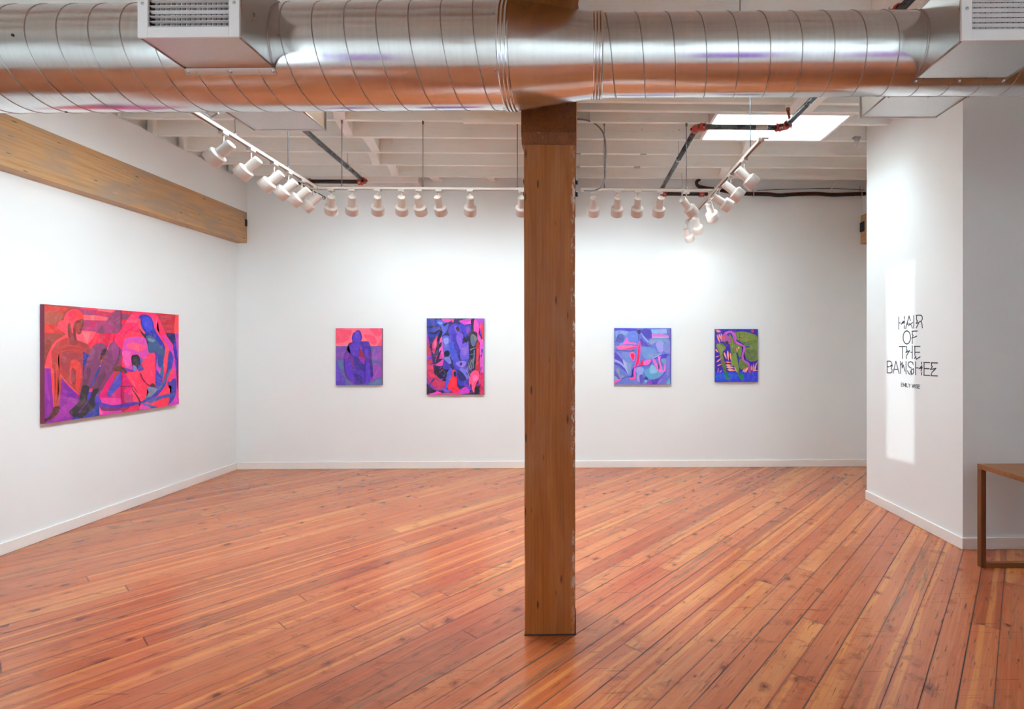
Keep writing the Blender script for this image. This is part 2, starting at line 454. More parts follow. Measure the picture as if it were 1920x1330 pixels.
m = MB(); m.box((XA, YP2, 0), (XA+.2, YB, ZD)); m.box((XA-.13, YP2, 3.34), (XA, YB, ZD)); struct(m, 'wall_alcove', WALL)
m = MB()
# far right wall beside the camera
WY = []; WZ = (.6, 3.5)
m.box((XR, YF-.2, 0), (XR+.2, YP+.1, ZD))
for a, b in WY: m.box((XR, a, 0), (XR+.2, b, WZ[0])); m.box((XR, a, WZ[1]), (XR+.2, b, ZD))
struct(m, 'wall_far_right', WALL)
# front wall behind the camera: one narrow tall window lets the low sun in
q = [on_x(1648, 508, XP), on_x(1716, 488, XP), on_x(1718, 872, XP), on_x(1650, 855, XP)]
py0, py1 = (q[1].y+q[2].y)/2, (q[0].y+q[3].y)/2; pz1 = (q[0].z+q[1].z)/2; pz0 = (q[2].z+q[3].z)/2
AZ = math.radians(50); DROP = .075
def back_to(y, z):                       # follow the sun ray from the partition back to the front wall
    dy = y-YF; return XP-dy*math.tan(AZ), z+dy*DROP
sx0, sz1 = back_to(py1, pz1); sx1, _ = back_to(py0, pz1); _, sz0 = back_to((py0+py1)/2, pz0); _, sz1 = back_to((py0+py1)/2, pz1)
m = MB(); T = .12
m.box((XLL-.2, YF-T, 0), (sx0, YF, ZD)); m.box((sx1, YF-T, 0), (XR+.2, YF, ZD))
m.box((sx0, YF-T, 0), (sx1, YF, sz0)); m.box((sx0, YF-T, sz1), (sx1, YF, ZD)); struct(m, 'wall_front', WALL)

m = MB(); w = .03
m.box((sx0-w, YF, sz0-w), (sx0, YF+.02, sz1+w)); m.box((sx1, YF, sz0-w), (sx1+w, YF+.02, sz1+w)); m.box((sx0, YF, sz0-w), (sx1, YF+.02, sz0)); m.box((sx0, YF, sz1), (sx1, YF+.02, sz1+w))
o = struct(m, 'window_9', TRIM)
m = MB(); m.quad((sx0-.01, YF-T/2, sz0-.01), (sx1+.01, YF-T/2, sz0-.01), (sx1+.01, YF-T/2, sz1+.01), (sx0-.01, YF-T/2, sz1+.01)); m.build('added_dimming_pane', TINT, o)  # unseen pane, added to dim the sky light entering here
# skylights: shaft walls rising through the roof deck
SKY = [(1.345, 4.815, 2.585, 5.405), (-2.1, 3.41, -.45, 4.17), (.15, 3.41, 1.15, 4.17), (-2.1, 4.235, -.45, 4.565), (-6.8, .965, -5.2, 1.315)]  # first opening is in view; the rest are unseen, added for daylight
def holes_grid(x0, y0, x1, y1, holes):
    xs = sorted({x0, x1, *[h[0] for h in holes], *[h[2] for h in holes]}); yy = sorted({y0, y1, *[h[1] for h in holes], *[h[3] for h in holes]})
    for i in range(len(xs)-1):
        for j in range(len(yy)-1):
            cx = (xs[i]+xs[i+1])/2; cy = (yy[j]+yy[j+1])/2
            if not any(h[0] < cx < h[2] and h[1] < cy < h[3] for h in holes): yield xs[i], yy[j], xs[i+1], yy[j+1]
m = MB()
for a, b, c, d in holes_grid(XLL-.2, YF-.2, XR+.2, YB+.2, [(a-.015, b-.015, c+.015, d+.015) for a, b, c, d in SKY]): m.box((a, b, ZD), (c, d, ZD+.06))
# board lines of the deck
for k in range(60):
    y = YF+k*.17
    m.box((XL, y, ZD-.004), (XL+.001, y+.001, ZD))
struct(m, 'ceiling', CEIL)
for n, (a, b, c, d) in enumerate(SKY, 1):
    zt = 4.62; z0 = ZJ-.005 if n == 1 else ZD-.02; w = .03
    m = MB(); m.box((a-w, b-w, z0), (a, d+w, zt)); m.box((c, b-w, z0), (c+w, d+w, zt)); m.box((a, b-w, z0), (c, b, zt)); m.box((a, d, z0), (c, d+w, zt))
    o = struct(m, 'window_%d' % n, TRIM)
    m = MB(); m.box((a, b, zt-.02), (c, d, zt-.01)); m.build('pane', GLASS, o)
    if n == 1:
        m = MB()
        m.box((a+.01, d-.012, 4.10), (c-.01, d, 4.13)); m.build('curb_strip', TRIM, o); m = MB(); m.box((a+.01, d-.003, 4.082), (c-.01, d-.0005, 4.088)); m.box((c-.003, b+.01, 4.082), (c-.0005, d-.01, 4.088)); m.split('curb_joint', FIXIN, o)
        m = MB()
        for k in range(5):
            x = a+.12+k*.27; m.frustum((x, d-.02, 4.08), (x, d, 4.08), .008, .008, 10)
        for k in range(2): m.frustum((c-.012, b+.18+k*.3, 4.06), (c, b+.18+k*.3, 4.06), .008, .008, 10)
        m.split('screw', FIXIN, o)
for k, (a, b) in enumerate(WY, 12):
    m = MB(); f = .06
    m.box((XR-.01, a, WZ[0]), (XR+.1, a+f, WZ[1])); m.box((XR-.01, b-f, WZ[0]), (XR+.1, b, WZ[1])); m.box((XR-.01, a, WZ[0]), (XR+.1, b, WZ[0]+f)); m.box((XR-.01, a, WZ[1]-f), (XR+.1, b, WZ[1]))
    m.box((XR+.02, a, 2.1), (XR+.07, b, 2.15)); m.box((XR+.02, (a+b)/2-.02, WZ[0]), (XR+.07, (a+b)/2+.02, WZ[1]))
    o = struct(m, 'window_%d' % k, TRIM)
    m = MB(); m.box((XR+.045, a, WZ[0]), (XR+.05, b, WZ[1])); m.build('pane', GLASS, o)

# skirting boards
BH = .092; BT = .016
def skirt(name, a, b):
    m = MB(); m.box(a, b, .003); m.bm.verts.ensure_lookup_table(); return struct(m, name, TRIM)
skirt('baseboard_left', (XL, YL, 0), (XL+BT, YB-.001, BH)); skirt('baseboard_back', (XL+BT, YB-BT, 0), (XA, YB, BH))
skirt('baseboard_partition', (XP-BT, YP-BT, 0), (XP, YP2, BH)); skirt('baseboard_right', (XP+.0005, YP-BT, 0), (XR, YP, BH))
skirt('baseboard_alcove', (XA-BT, YP2, 0), (XA, YB-BT-.001, BH))

# ------------------------------------------------------------------ joists
JD = ZD-ZJ-.002; JT = .042
jy = [6.665, 6.250, 5.845, 5.425, 5.020, 4.775, 4.60, 4.20, 3.79, 3.385, 2.98, 2.57, 2.165, 1.755, 1.345, .935, .525, .115, -.295]
ordn = ['nearest the back wall', 'second from the back wall', 'third from the back wall', 'fourth from the back wall, at the skylight far side',
        'fifth from the back wall, carrying the hanger rods', 'sixth from the back wall, at the skylight near side',
        'seventh from the back wall, just beyond the duct', 'eighth from the back wall, behind the duct', 'ninth from the back wall, behind the top of the duct',
        'tenth from the back wall, in the strip above the duct', 'eleventh from the back wall, at the top edge of the photo']
def jends(y):
    xl = XU-.099 if y > YL else XLL; xr = XA-.13 if y > YP2 else (XP+.02 if y > YP else XR)
    return xl, xr
for k, y in enumerate(jy):
    xl, xr = jends(y)
    if 2.9 > y > 2.3: continue
    segs = [(xl, xr)]
    if abs(y-3.79) < .01: segs = [(xl, -2.14), (-.41, .11), (1.19, xr)]
    if k == 4: segs = [(xl, 1.31), (2.62, xr)]       # header opening for the skylight
    rr = random.Random(k)
    for si, (a, b) in enumerate(segs):
        m = MB(); n = 8; w = .0022
        # slightly wavy underside
        pts = [(a+(b-a)*i/n, ZJ+rr.uniform(-w, w)) for i in range(n+1)]
        for i in range(n):
            (x0, z0), (x1, z1) = pts[i], pts[i+1]
            vs = [m.bm.verts.new(p) for p in ((x0, y-JT/2, z0), (x1, y-JT/2, z1), (x1, y+JT/2, z1), (x0, y+JT/2, z0), (x0, y-JT/2, ZD), (x1, y-JT/2, ZD), (x1, y+JT/2, ZD), (x0, y+JT/2, ZD))]
            for f in ((0, 1, 2, 3), (0, 1, 5, 4), (3, 2, 6, 7)): m.bm.faces.new([vs[i] for i in f])
            if i == 0: m.bm.faces.new([vs[j] for j in (0, 3, 7, 4)])
            if i == n-1: m.bm.faces.new([vs[j] for j in (1, 2, 6, 5)])
        o = m.build('ceiling_joist', CEIL)
        lab = 'white painted ceiling joist '+(ordn[k] if k < len(ordn) else 'joist %s toward the camera from the duct' % ['first', 'second', 'third', 'fourth', 'fifth', 'sixth', 'seventh', 'eighth'][k-11])
        if si and k == 4: lab = 'short white painted joist piece between the skylight and the partition'
        elif si: lab = 'short white joist piece hidden behind the duct, %s' % ['', 'middle piece', 'last piece'][si]
        tag(o, lab, 'joist', 'ceiling joists')

# ledger blocks where the joists meet the left wall
def block(name, a, b, lab, grp='blocking between the ceiling joists', cat='wood block'):
    m = MB(); m.box(a, b, .002); return tag(m.build(name, CEIL), lab, cat, grp)
for k in range(5):
    y0 = jy[k+1]+JT/2+.002 if k < 4 else jy[6]+JT/2+.002
    y1 = jy[k]-JT/2-.002
    block('joist_hanger_block', (XU-.06, y1-.05, ZJ-.010), (XU-.004, y1+.003, ZD-.003),
          'small white block against left wall on the %s joist from the back wall' % ['first', 'second', 'third', 'fourth', 'fifth'][k], 'white blocks at the joist ends', 'wood block')

# flat blocking pieces nailed between joists (pixel corners give the run of each piece)
def skew(px, ya, yb, lab, zz=ZJ+.003, d=.04):
    """px = near left, near right, far right, far left image x; spans joist faces ya..yb"""
    y0 = ya+JT/2-.0005; y1 = yb-JT/2+.0005
    def P(x, y):
        # image x at a depth on the plane zz
        t = (x-CX)/F; r = ray(x, 300); return Vector((r.x/r.y*y, y, zz))
    poly = [P(px[0], y0), P(px[1], y0), P(px[2], y1), P(px[3], y1)]
    m = MB(); m.prism(poly, (0, 0, ZD-.004-zz)); o = m.build('joist_blocking', CEIL)
    tag(o, lab, 'wood block', 'blocking between the ceiling joists')
skew((628, 650, 662, 646), jy[4], jy[3], 'slanting white block between the fourth and fifth joists, left of the centre')
skew((621, 644, 648, 626), jy[6], jy[4], 'slanting white block just beyond the duct, above the left spotlights')
skew((679, 700, 712, 697), jy[3], jy[2], 'slanting white block between the third and fourth joists, above the dark pipe end')
skew((690, 706, 712, 698), jy[2], jy[1], 'slanting white block between the second and third joists, above the dark pipe end')
skew((726, 742, 748, 734), jy[1], jy[0], 'slanting white block between the two joists nearest the back wall, left of the post')
skew((1399, 1418, 1404, 1391), jy[3], jy[2], 'white block between third and fourth joists, just below the skylight')
skew((1391, 1404, 1390, 1383), jy[2], jy[1], 'white block between second and third joists, behind the right track')
skew((1353, 1370, 1362, 1347), jy[1], jy[0], 'white block between the two joists nearest the back wall, above the black pipe loop')
def skw_wall(px, lab):
    y0 = jy[0]+JT/2-.0005; y1 = YB+.0005
    P = lambda x, y: Vector((ray(x, 300).x/ray(x, 300).y*y, y, ZJ+.003))
    m = MB(); m.prism([P(px[0], y0), P(px[1], y0), P(px[2], y1), P(px[3], y1)], (0, 0, .2)); tag(m.build('joist_blocking', CEIL), lab, 'wood block', 'blocking between the ceiling joists')
skw_wall((803, 821, 829, 813), 'white block against back wall just right of the boxed hatch')
skw_wall((912, 925, 930, 918), 'white block against back wall above the spotlight nearest the post')
# doubled trimmer beside the skylight pipe
m = MB(); m.box((1.95, 2.70, ZJ-.004), (2.2, jy[5]-JT/2-.001, ZD-.01), .003)
tag(m.build('roof_trimmer', CEIL), 'wide white painted beam above the duct where the dark pipe crosses', 'beam')
# boards sistered beside the post
m = MB(); m.box((-1.05, jy[4]-.062, ZJ-.035), (-.17, jy[4]-.0225, ZJ+.09), .003)
tag(m.build('sister_board', CEIL), 'short white flaking board nailed to the fifth joist, left of the post', 'board')
m = MB(); m.box((.16, jy[4]-.062, ZJ-.02), (.82, jy[4]-.0225, ZJ+.09), .003)
tag(m.build('sister_board', CEIL), 'short white board nailed to the fifth joist, right of the post', 'board')

# boxed hatch against the back wall
hl = on_z(664, 331, 3.70); hr = on_z(792, 326, 3.70); hx0, hx1, hy0, hz = hl.x, hr.x, jy[0]-.2, 3.70
hx0, hx1 = -3.0, -1.985; hy0 = jy[0]+JT/2+.002
m = MB(); w = .07
m.box((hx0, hy0, hz), (hx1, hy0+.03, ZD-.01)); m.box((hx0, hy0+.03, hz+.001), (hx0+w, YB-.05, ZJ+.15)); m.box((hx1-w, hy0+.03, hz+.001), (hx1, YB-.05, ZJ+.15)); m.box((hx0, YB-.05, hz), (hx1, YB-.002, ZJ+.15))
hb = m.build('ceiling_hatch', TRIM); tag(hb, 'white boxed ceiling hatch against back wall left of the post', 'hatch')
m = MB(); m.box((hx0+w, hy0+.03, ZJ+.03), (hx1-w, YB-.05, ZJ+.045)); m.build('hatch_panel', TRIM, hb)

# thin metal brackets under two joists
for i, (px, py, k) in enumerate(((1206, 291, 2), (1194, 315, 1), (1083, 290, 2), (1082, 313, 1))):
    p = on_z(px, py, ZJ-.004)
    m = MB(); m.box((p.x-.035, jy[k]-.02, ZJ-.012), (p.x+.035, jy[k]+.02, ZJ+.006), .001)
    tag(m.build('steel_strap', STEEL), 'small steel strap under %s joist from back wall, %s' % ({2: 'third', 1: 'second'}[k], 'well right of the post' if i < 2 else 'touching the post'), 'strap', 'steel straps under the joists')

# ------------------------------------------------------------------ timber beams and post
def beam_obj(x0, x1, y0, y1, z0, z1, mat, name, lab, bev=.006, cham=None):
    r = empty(name, ((x0+x1)/2, y1, z0)); tag(r, lab, 'beam')
    m = MB(); m.box((x0, y0, z0), (x1, y1, z1), bev, 2); m.build('timber', mat, r); return r
bl = beam_obj(XL+.001, XU+.004, YL+.002, YB-.004, 2.945, 3.345, BEAMW, 'timber_beam', 'long pale worn timber beam running along the left wall')
m = MB(); m.box((XU-.045, YB-.05, 3.16), (XU+.012, YB-.008, 3.25), .004); m.frustum((XU+.012, YB-.03, 3.205), (XU+.018, YB-.03, 3.205), .012, .012, 12); m.build('steel_bracket', m_plain('blackened_steel', '#33343A', .5, .6), bl)
br = beam_obj(XA-.16, XA-.001, YP2+.004, YB-.004, 2.96, 3.345, BEAMW, 'timber_beam', 'end of timber beam showing beyond the white partition at right')
m = MB(); m.box((XA-.172, YB-.10, 3.12), (XA-.155, YB-.008, 3.25), .003); m.build('steel_bracket', bpy.data.materials['blackened_steel'], br)

PX0, PX1, PY0, PY1 = -.268, .010, 2.885, 3.165
root = empty('timber_post', ((PX0+PX1)/2, (PY0+PY1)/2, 0)); tag(root, 'square brown timber post standing in the middle of the floor', 'post')
m = MB()
# slightly tapering shaft with eased arrises, sawn a little uneven
n = 14; rr = random.Random(3); prev = None; rings = []
for i in range(n+1):
    z = 2.719*i/n; tx = .0025*(z/2.7); e = .006
    dx0 = rr.uniform(-.0012, .0012)-tx*3; dx1 = rr.uniform(-.0012, .0012)
    x0, x1, y0, y1 = PX0+dx0, PX1+dx1, PY0, PY1
    rings.append([m.bm.verts.new((x, y, z)) for x, y in ((x0+e, y0), (x1-e, y0), (x1, y0+e), (x1, y1-e), (x1-e, y1), (x0+e, y1), (x0, y1-e), (x0, y0+e))])
for a, b in zip(rings, rings[1:]):
    for i in range(8): m.bm.faces.new((a[i], a[(i+1) % 8], b[(i+1) % 8], b[i]))
m.bm.faces.new(rings[0]); m.bm.faces.new(rings[-1])
m.build('shaft', POSTW, root)
m = MB(); m.box((PX0-.003, PY0-.006, 0), (PX1+.006, PY1+.006, .006), .002); m.build('foot_joint', m_plain('dark_foot_strip', '#3A2A22', .8, 0, .2, 40), root)  # thin dark strip around the foot of the post
m = MB()
for z in (2.545, 2.475):
    for sx, x in ((-1, PX0-.004), (1, PX1+.001)):
        m.frustum((x, PY0+.10, z), (x+sx*.014, PY0+.10, z), .016, .016, 6)
m.split('bolt_head', m_plain('black_iron', '#222226', .5, .5), root)
# bolster above the post and header beam
root = empty('bolster_block', ((PX0+PX1)/2, (PY0+PY1)/2, 2.72)); tag(root, 'dark scuffed timber bolster block on top of the post, under the duct', 'bolster')
m = MB(); x0, x1 = PX0-.018, PX1+.006
poly = [(x0, PY0-.028, 2.776), (x0, PY0+.002, 2.721), (x0, PY1+.8, 2.721), (x0, PY1+.8, 3.298), (x0, PY0-.028, 3.298)]
m.prism(poly, (x1-x0, 0, 0)); m.build('timber', CAPW, root)
beam_obj(-.318, .028, YF+.005, YB-.004, 3.30, ZJ-.003, HEADW, 'timber_beam', 'brown header timber crossing above the duct over the post', .005)
# ------------------------------------------------------------------ the spiral duct
DY, DZ = 2.46, 2.97; R1, R2 = .2286, .1778
DROT = -.034                     # the duct runs a touch out of square with the room
def to_local(p):
    d = Vector(p)-Vector((0, DY, 0)); c, s_ = math.cos(-DROT), math.sin(-DROT)
    return Vector((d.x*c-d.y*s_, d.x*s_+d.y*c+DY, d.z))
duct_root = root = empty('spiral_duct', (0, DY, DZ)); tag(root, 'large round spiral seam steel duct running across the whole ceiling', 'duct')
xa = on_y(945, 100, 2.27).x; xb = on_y(1124, 100, 2.29).x
def pipe_x(x0, x1, r0, r1, name, n=96, sub=1):
    m = MB(); k = max(1, int((x1-x0)/.25)) if sub else 1
    m.lathe((x0, DY, DZ), (1, 0, 0), [((x1-x0)*i/k, r0+(r1-r0)*i/k) for i in range(k+1)], n)
    return m.build(name, DUCT, root)
pipe_x(XLL+.06, xa, R1, R1, 'duct_body'); pipe_x(xb, XR-.03, R2, R2, 'duct_body')
# reducer with a soft shoulder
m = MB(); a, b = xa+.012, xb-.012; prof = []
for i in range(25):
    t = i/24; s = t*t*(3-2*t); s = .35*s+.65*t; prof.append(((b-a)*t, R1+.004+(R2-R1-.001)*s))
m.lathe((a, DY, DZ), (1, 0, 0), prof, 96); m.build('reducer', DUCT, root)
def helix(x0, x1, r, ph, name):
    m = MB(); pts = []; N = int((x1-x0)/.14*40)
    for i in range(N+1):
        x = x0+(x1-x0)*i/N; a = 2*PI*(x-x0)/.14+ph
        pts.append((x, DY-r*math.sin(a), DZ+r*math.cos(a)))
    m.tube(pts, .0028, 6); return m.build(name, SEAM, root)
# phases chosen so seams cross the front where the photo shows them
def phase(px, x0, r):
    X = on_y(px, 112, DY-r*.87).x
    return 2*PI*(.25-(X-x0)/.14)+math.radians(29)*0
helix(XLL+.07, xa-.01, R1, phase(770, XLL+.07, R1), 'spiral_seam'); helix(xb+.03, XR-.04, R2, phase(1262, xb+.03, R2), 'spiral_seam')
# collars: swaged rings at both ends of the reducer
for x, r, w, nm in ((xa, R1, .026, 0), (xb, R2, .022, 1)):
    m = MB()
    pr = []
    for i in range(33):
        t = i/32; pr.append((x-w+2*w*t, r+.003+.0045*abs(math.sin(t*PI*3))))
    m.lathe((0, DY, DZ), (1, 0, 0), [(p[0], p[1]) for p in pr], 96); m.build('collar_ring', DUCT, root)
    sc = MB()
    for i in range(12):
        a = 2*PI*i/12+.2; rr = r+.008
        for xx in ((x-w*1.35, x+w*.55)[i % 2],):
            q = Vector((xx, DY-rr*math.sin(a), DZ+rr*math.cos(a))); nn = Vector((0, -math.sin(a), math.cos(a)))
            sc.frustum(q-nn*.006, q, .004, .0035, 6)
    sc.split('screw', STEEL, root)
m = MB()
for px, py in ((24, 66), (124, 210)):
    O = to_local((0, 0, EYE)); r = to_local(ray(px, py)+Vector((0, 0, EYE)))-O
    # intersect with the cylinder
    A = r.y**2+r.z**2; B = 2*(r.y*(O.y-DY)+r.z*(EYE-DZ)); C = (O.y-DY)**2+(EYE-DZ)**2-R1**2; D = B*B-4*A*C
    t = (-B-math.sqrt(max(0, D)))/(2*A); q = O+r*t; nn = Vector((0, q.y-DY, q.z-DZ)).normalized()
    m.frustum(q-nn*.002, q+nn*.0025, .006, .006, 10)
m.split('plug', BLACK, root)

for x, r in ((-1.62, R1), (.785, R2), (2.32, R2)):
    m = MB(); m.frustum((x, DY, DZ+r), (x, DY, ZD), .0028, .0028, 6); m.build('hanger_wire', ROD, root)
# ------------------------------------------------------------------ diffusers on the duct
def diffuser(x0, x1, yface, side, r, zb, zt, lab, louv):
    """side -1: faces the camera, +1: faces the back wall"""
    root = empty('air_diffuser', ((x0+x1)/2, yface, zb)); tag(root, lab, 'air vent', 'air diffusers on the duct')
    m = MB(); yo = yface; h = (zt-zb)
    t = .003
    # cut line on the duct: box side plates follow the round duct
    def yc(z):
        d = r*r-(z-DZ)**2; return DY+side*(math.sqrt(max(d, 0))-.002)
    zs = [zb+h*i/16 for i in range(17)]
    for x in (x0, x1):
        for za, zc in zip(zs, zs[1:]):
            for s in (0, 1):
                xx = x if s == 0 else (x+t if x == x0 else x-t)
                m.quad((xx, yo, za), (xx, yo, zc), (xx, yc(zc), zc), (xx, yc(za), za))
    for z, zz in ((zb, zb+t), (zt-t, zt)):
        m.box((x0, yo, z), (x1, yc(z if z == zb else zt), zz))
    bmesh.ops.remove_doubles(m.bm, verts=m.bm.verts, dist=.0004); m.build('plenum_box', DUCTB, root, recalc=False)
    # rolled corner seams
    m = MB()
    for x in (x0, x1):
        m.tube([(x, yo-side*.004, zb), (x, yc(zb), zb)], .0045, 8)
        m.tube([(x, yo-side*.004, zb), (x, yo-side*.004, zt)], .004, 8)
        m.tube([(x, yc(z)+side*.002, z) for z in zs], .0055, 8)
    m.split('corner_seam', SEAM, root)
    # flange against the duct
    m = MB(); a0 = math.asin((DZ-zb)/r)
    for i in range(4):
        q = []
        for aa in (a0+.028/r*(i)/4, a0+.028/r*(i+1)/4):
            q.append((DY+side*(r+.002)*math.cos(aa), DZ-(r+.002)*math.sin(aa)))
        m.quad((x0-.004, *q[0]), (x1+.004, *q[0]), (x1+.004, *q[1]), (x0-.004, *q[1]))
    m.build('flange', DUCTB, root)
    m = MB()
    for i in range(3):
        x = x0+.008+(x1-x0-.016)*i/2; aa = a0+.014/r; nn = Vector((0, side*math.cos(aa), -math.sin(aa)))
        p = Vector((x, DY+side*(r+.002)*math.cos(aa), DZ-(r+.002)*math.sin(aa)))
        m.lathe(p, nn, [(0, .0075), (.001, .0075), (.001, .005), (.005, .004), (.006, 0)], 10)
    m.split('screw', STEEL, root)
    # white grille face
    f = MB(); e = .006; w = .042; ty = .010*side; ya, yb = yo, yo+ty
    X0, X1, Z0, Z1 = x0-e, x1+e, zb-.004, zt+.004
    f.box((X0, ya, Z0), (X0+w, yb, Z1), .0015); f.box((X1-w, ya, Z0), (X1, yb, Z1), .0015)
    f.box((X0+w-.001, ya, Z0), (X1-w+.001, yb, Z0+w), .0015); f.box((X0+w-.001, ya, Z1-w), (X1-w+.001, yb, Z1), .0015)
    fr = f.build('grille_frame', GRILLE, root)
    m = MB(); ix0, ix1, iz0, iz1 = X0+w, X1-w, Z0+w, Z1-w; n = int((iz1-iz0)/.0205)
    for i in range(n+1):
        z = iz0+.006+(iz1-iz0-.012)*i/n; an = math.radians(louv[i % len(louv)])
        dy = .014*math.cos(an); dz = .014*math.sin(an)
        y1 = ya+side*.003; y0 = y1-side*dy
        m.prism([(ix0, y1, z), (ix0, y0, z-dz), (ix0, y0, z-dz+.0016), (ix0, y1, z+.0016)], (ix1-ix0, 0, 0))
    m.build('louver_panel', GRILLE, root)
    m = MB(); k = int((ix1-ix0)/.0215)
    for i in range(k+1):
        x = ix0+.004+(ix1-ix0-.008)*i/k; y0 = ya-side*.022
        m.box((x-.0012, y0, iz0-.01), (x+.0012, y0-side*.018, iz1+.01))
    m.build('rear_blade_panel', GRILLE, root)
    m = MB(); m.box((x0+t, ya-side*.05, zb+t), (x1-t, ya-side*.052, zt-t)); m.build('damper_back', m_plain('duct_interior', '#5A5656', .6, .3) if 'duct_interior' not in bpy.data.materials else bpy.data.materials['duct_interior'], root)
    m = MB()
    for x in (X0+w*.5, X1-w*.5):
        m.lathe((x, yb, zb+h*.42 if True else 0), (0, side, 0), [(0, .0065), (.001, .0065), (.0025, .004), (.003, 0)], 12)
    m.split('face_screw', STEEL, root)
zb1 = 2.814
fl = to_local(on_y(264, 72, 2.110)); fr_ = to_local(on_y(449, 70, 2.097))
diffuser(fl.x, fr_.x, 2.052, -1, R1, fl.z+.002, fl.z+.315, 'white grilled air diffuser with steel box on the front of the duct, at left', [3, 3, 3, 22, 3, 3, 3])
f2 = to_local(on_y(1803, 77, 2.031))
diffuser(f2.x, f2.x+.41, 2.084, -1, R2, f2.z+.002, f2.z+.29, 'white grilled air diffuser with steel box on the front of the duct, right edge', [30, 33, 28])
f3 = to_local(on_y(477, 244.5, 2.976)); f4 = to_local(on_y(610, 242.5, 2.963))
diffuser(f3.x, f4.x, 2.915, 1, R1, f3.z+.002, f3.z+.315, 'steel box of a rear facing diffuser below the left half of the duct', [8, 8, 30])
f5 = to_local(on_y(1614, 221, 2.748)); f6 = to_local(on_y(1755, 219, 2.734))
diffuser(f5.x, f6.x, 2.80, 1, R2, f5.z+.002, f5.z+.29, 'steel box of a rear facing diffuser below the duct beside the white partition', [8, 8, 30])

duct_root.rotation_euler = (0, 0, DROT)
for o in list(COL.objects):
    if o.name.startswith('air_diffuser'):
        d = o.location-Vector((0, DY, 0)); c_, s_ = math.cos(DROT), math.sin(DROT)
        o.location = Vector((d.x*c_-d.y*s_, d.x*s_+d.y*c_+DY, d.z)); o.rotation_euler = (0, 0, DROT)

# ------------------------------------------------------------------ sprinkler pipes with red couplings
PR = .0245
def coupling(parent, c, axis, r=PR):
    m = MB(); c = Vector(c); d = Vector(axis).normalized()
    m.lathe(c-d*.032, d, [(0, r+.002), (.001, r+.011), (.012, r+.013), (.016, r+.010), (.032, r+.009), (.048, r+.010), (.052, r+.013), (.063, r+.011), (.064, r+.002)], 24)
    up = Vector((0, 0, 1)); s = d.cross(up).normalized()
    for q in (-1, 1):
        k = c+s*q*(r+.018)
        m.box(k-Vector((.012, .012, .014)), k+Vector((.012, .012, .014)), .004)
    o = m.build('red_coupling', RED, parent)
    m = MB()
    for q in (-1, 1):
        k = c+s*q*(r+.020)
        m.frustum(k-up*.032, k+up*.028, .0045, .0045, 6); m.frustum(k-up*.024, k-up*.014, .009, .009, 6)
    m.split('coupling_bolt', STEEL, o)
def elbow(parent, corner, d0, d1, r=PR, L=.055):
    """smooth red elbow from direction d0 in to d1 out with clamp ends"""
    c = Vector(corner); a = Vector(d0).normalized(); b = Vector(d1).normalized()
    pts = []
    for i in range(9):
        t = i/8; pts.append(c-a*L*(1-t)**2*1.0+b*L*t*t)
    m = MB(); m.tube(pts, r+.006, 18)
    for p, d in ((pts[0], a), (pts[-1], b)):
        m.lathe(p-d*.026, d, [(0, r+.002), (.001, r+.011), (.008, r+.013), (.018, r+.010), (.034, r+.010), (.044, r+.013), (.051, r+.011), (.052, r+.002)], 20)
        s = d.cross(Vector((0, 0, 1))).normalized()
        for q in (-1, 1):
            for qq in ((1,) if q < 0 else (1, -1)):
                k = p+s*q*(r+.014)
                m.box(k-Vector((.011, .011, .012)), k+Vector((.011, .011, .012)), .004)
    o = m.build('red_elbow', RED, parent)
    m = MB()
    for p, d in ((pts[0], a), (pts[-1], b)):
        s = d.cross(Vector((0, 0, 1))).normalized()
        for q in (-1, 1):
            k = p+s*q*(r+.016); m.frustum(k-Vector((0, 0, .034)), k+Vector((0, 0, .026)), .0042, .0042, 6); m.frustum(k-Vector((0, 0, .024)), k-Vector((0, 0, .013)), .008, .008, 6)
    m.split('coupling_bolt', STEEL, o)
ZP = 3.62
A0 = on_z(1307, 238, ZP); A1 = on_y(1238, 358, 6.62); A1 = Vector((A0.x, A1.y, 3.60))
A1 = on_z(1238, 359, 3.575)
C0 = Vector((A0.x, A0.y, ZP)); C1 = on_z(1470, 240, ZP); C1.y = C0.y+.0
rt = empty('sprinkler_pipe', C0); tag(rt, 'dark sprinkler pipe with red couplings crossing below the bright skylight', 'pipe', 'sprinkler pipes')
m = MB(); m.tube([C0+Vector((0, .05, 0)), A1], PR, 20); m.build('branch_pipe', PIPE, rt)
m = MB(); m.tube([C0, C1], PR, 20); cp = m.build('cross_pipe', PIPE, rt)
m = MB(); lx = C0.x+(C1.x-C0.x)*.74
m.tube([(lx-.06, C0.y, ZP), (lx+.05, C0.y, ZP)], PR+.0012, 20, False); m.build('paper_label', m_plain('paper_label', '#B9B5A4', .6, 0, .2, 90), cp)
m = MB(); B2 = Vector((C1.x+.02, 2.35, ZP)); m.tube([C1, B2], PR, 20); m.build('main_pipe', PIPE, rt)
elbow(rt, C0+Vector((-.0, 0, 0)), (0, -1, 0), (1, 0, 0)); elbow(rt, C1, (1, 0, 0), (0, -1, 0))
coupling(rt, (C1.x+.005, 3.10, ZP), (0, 1, 0))
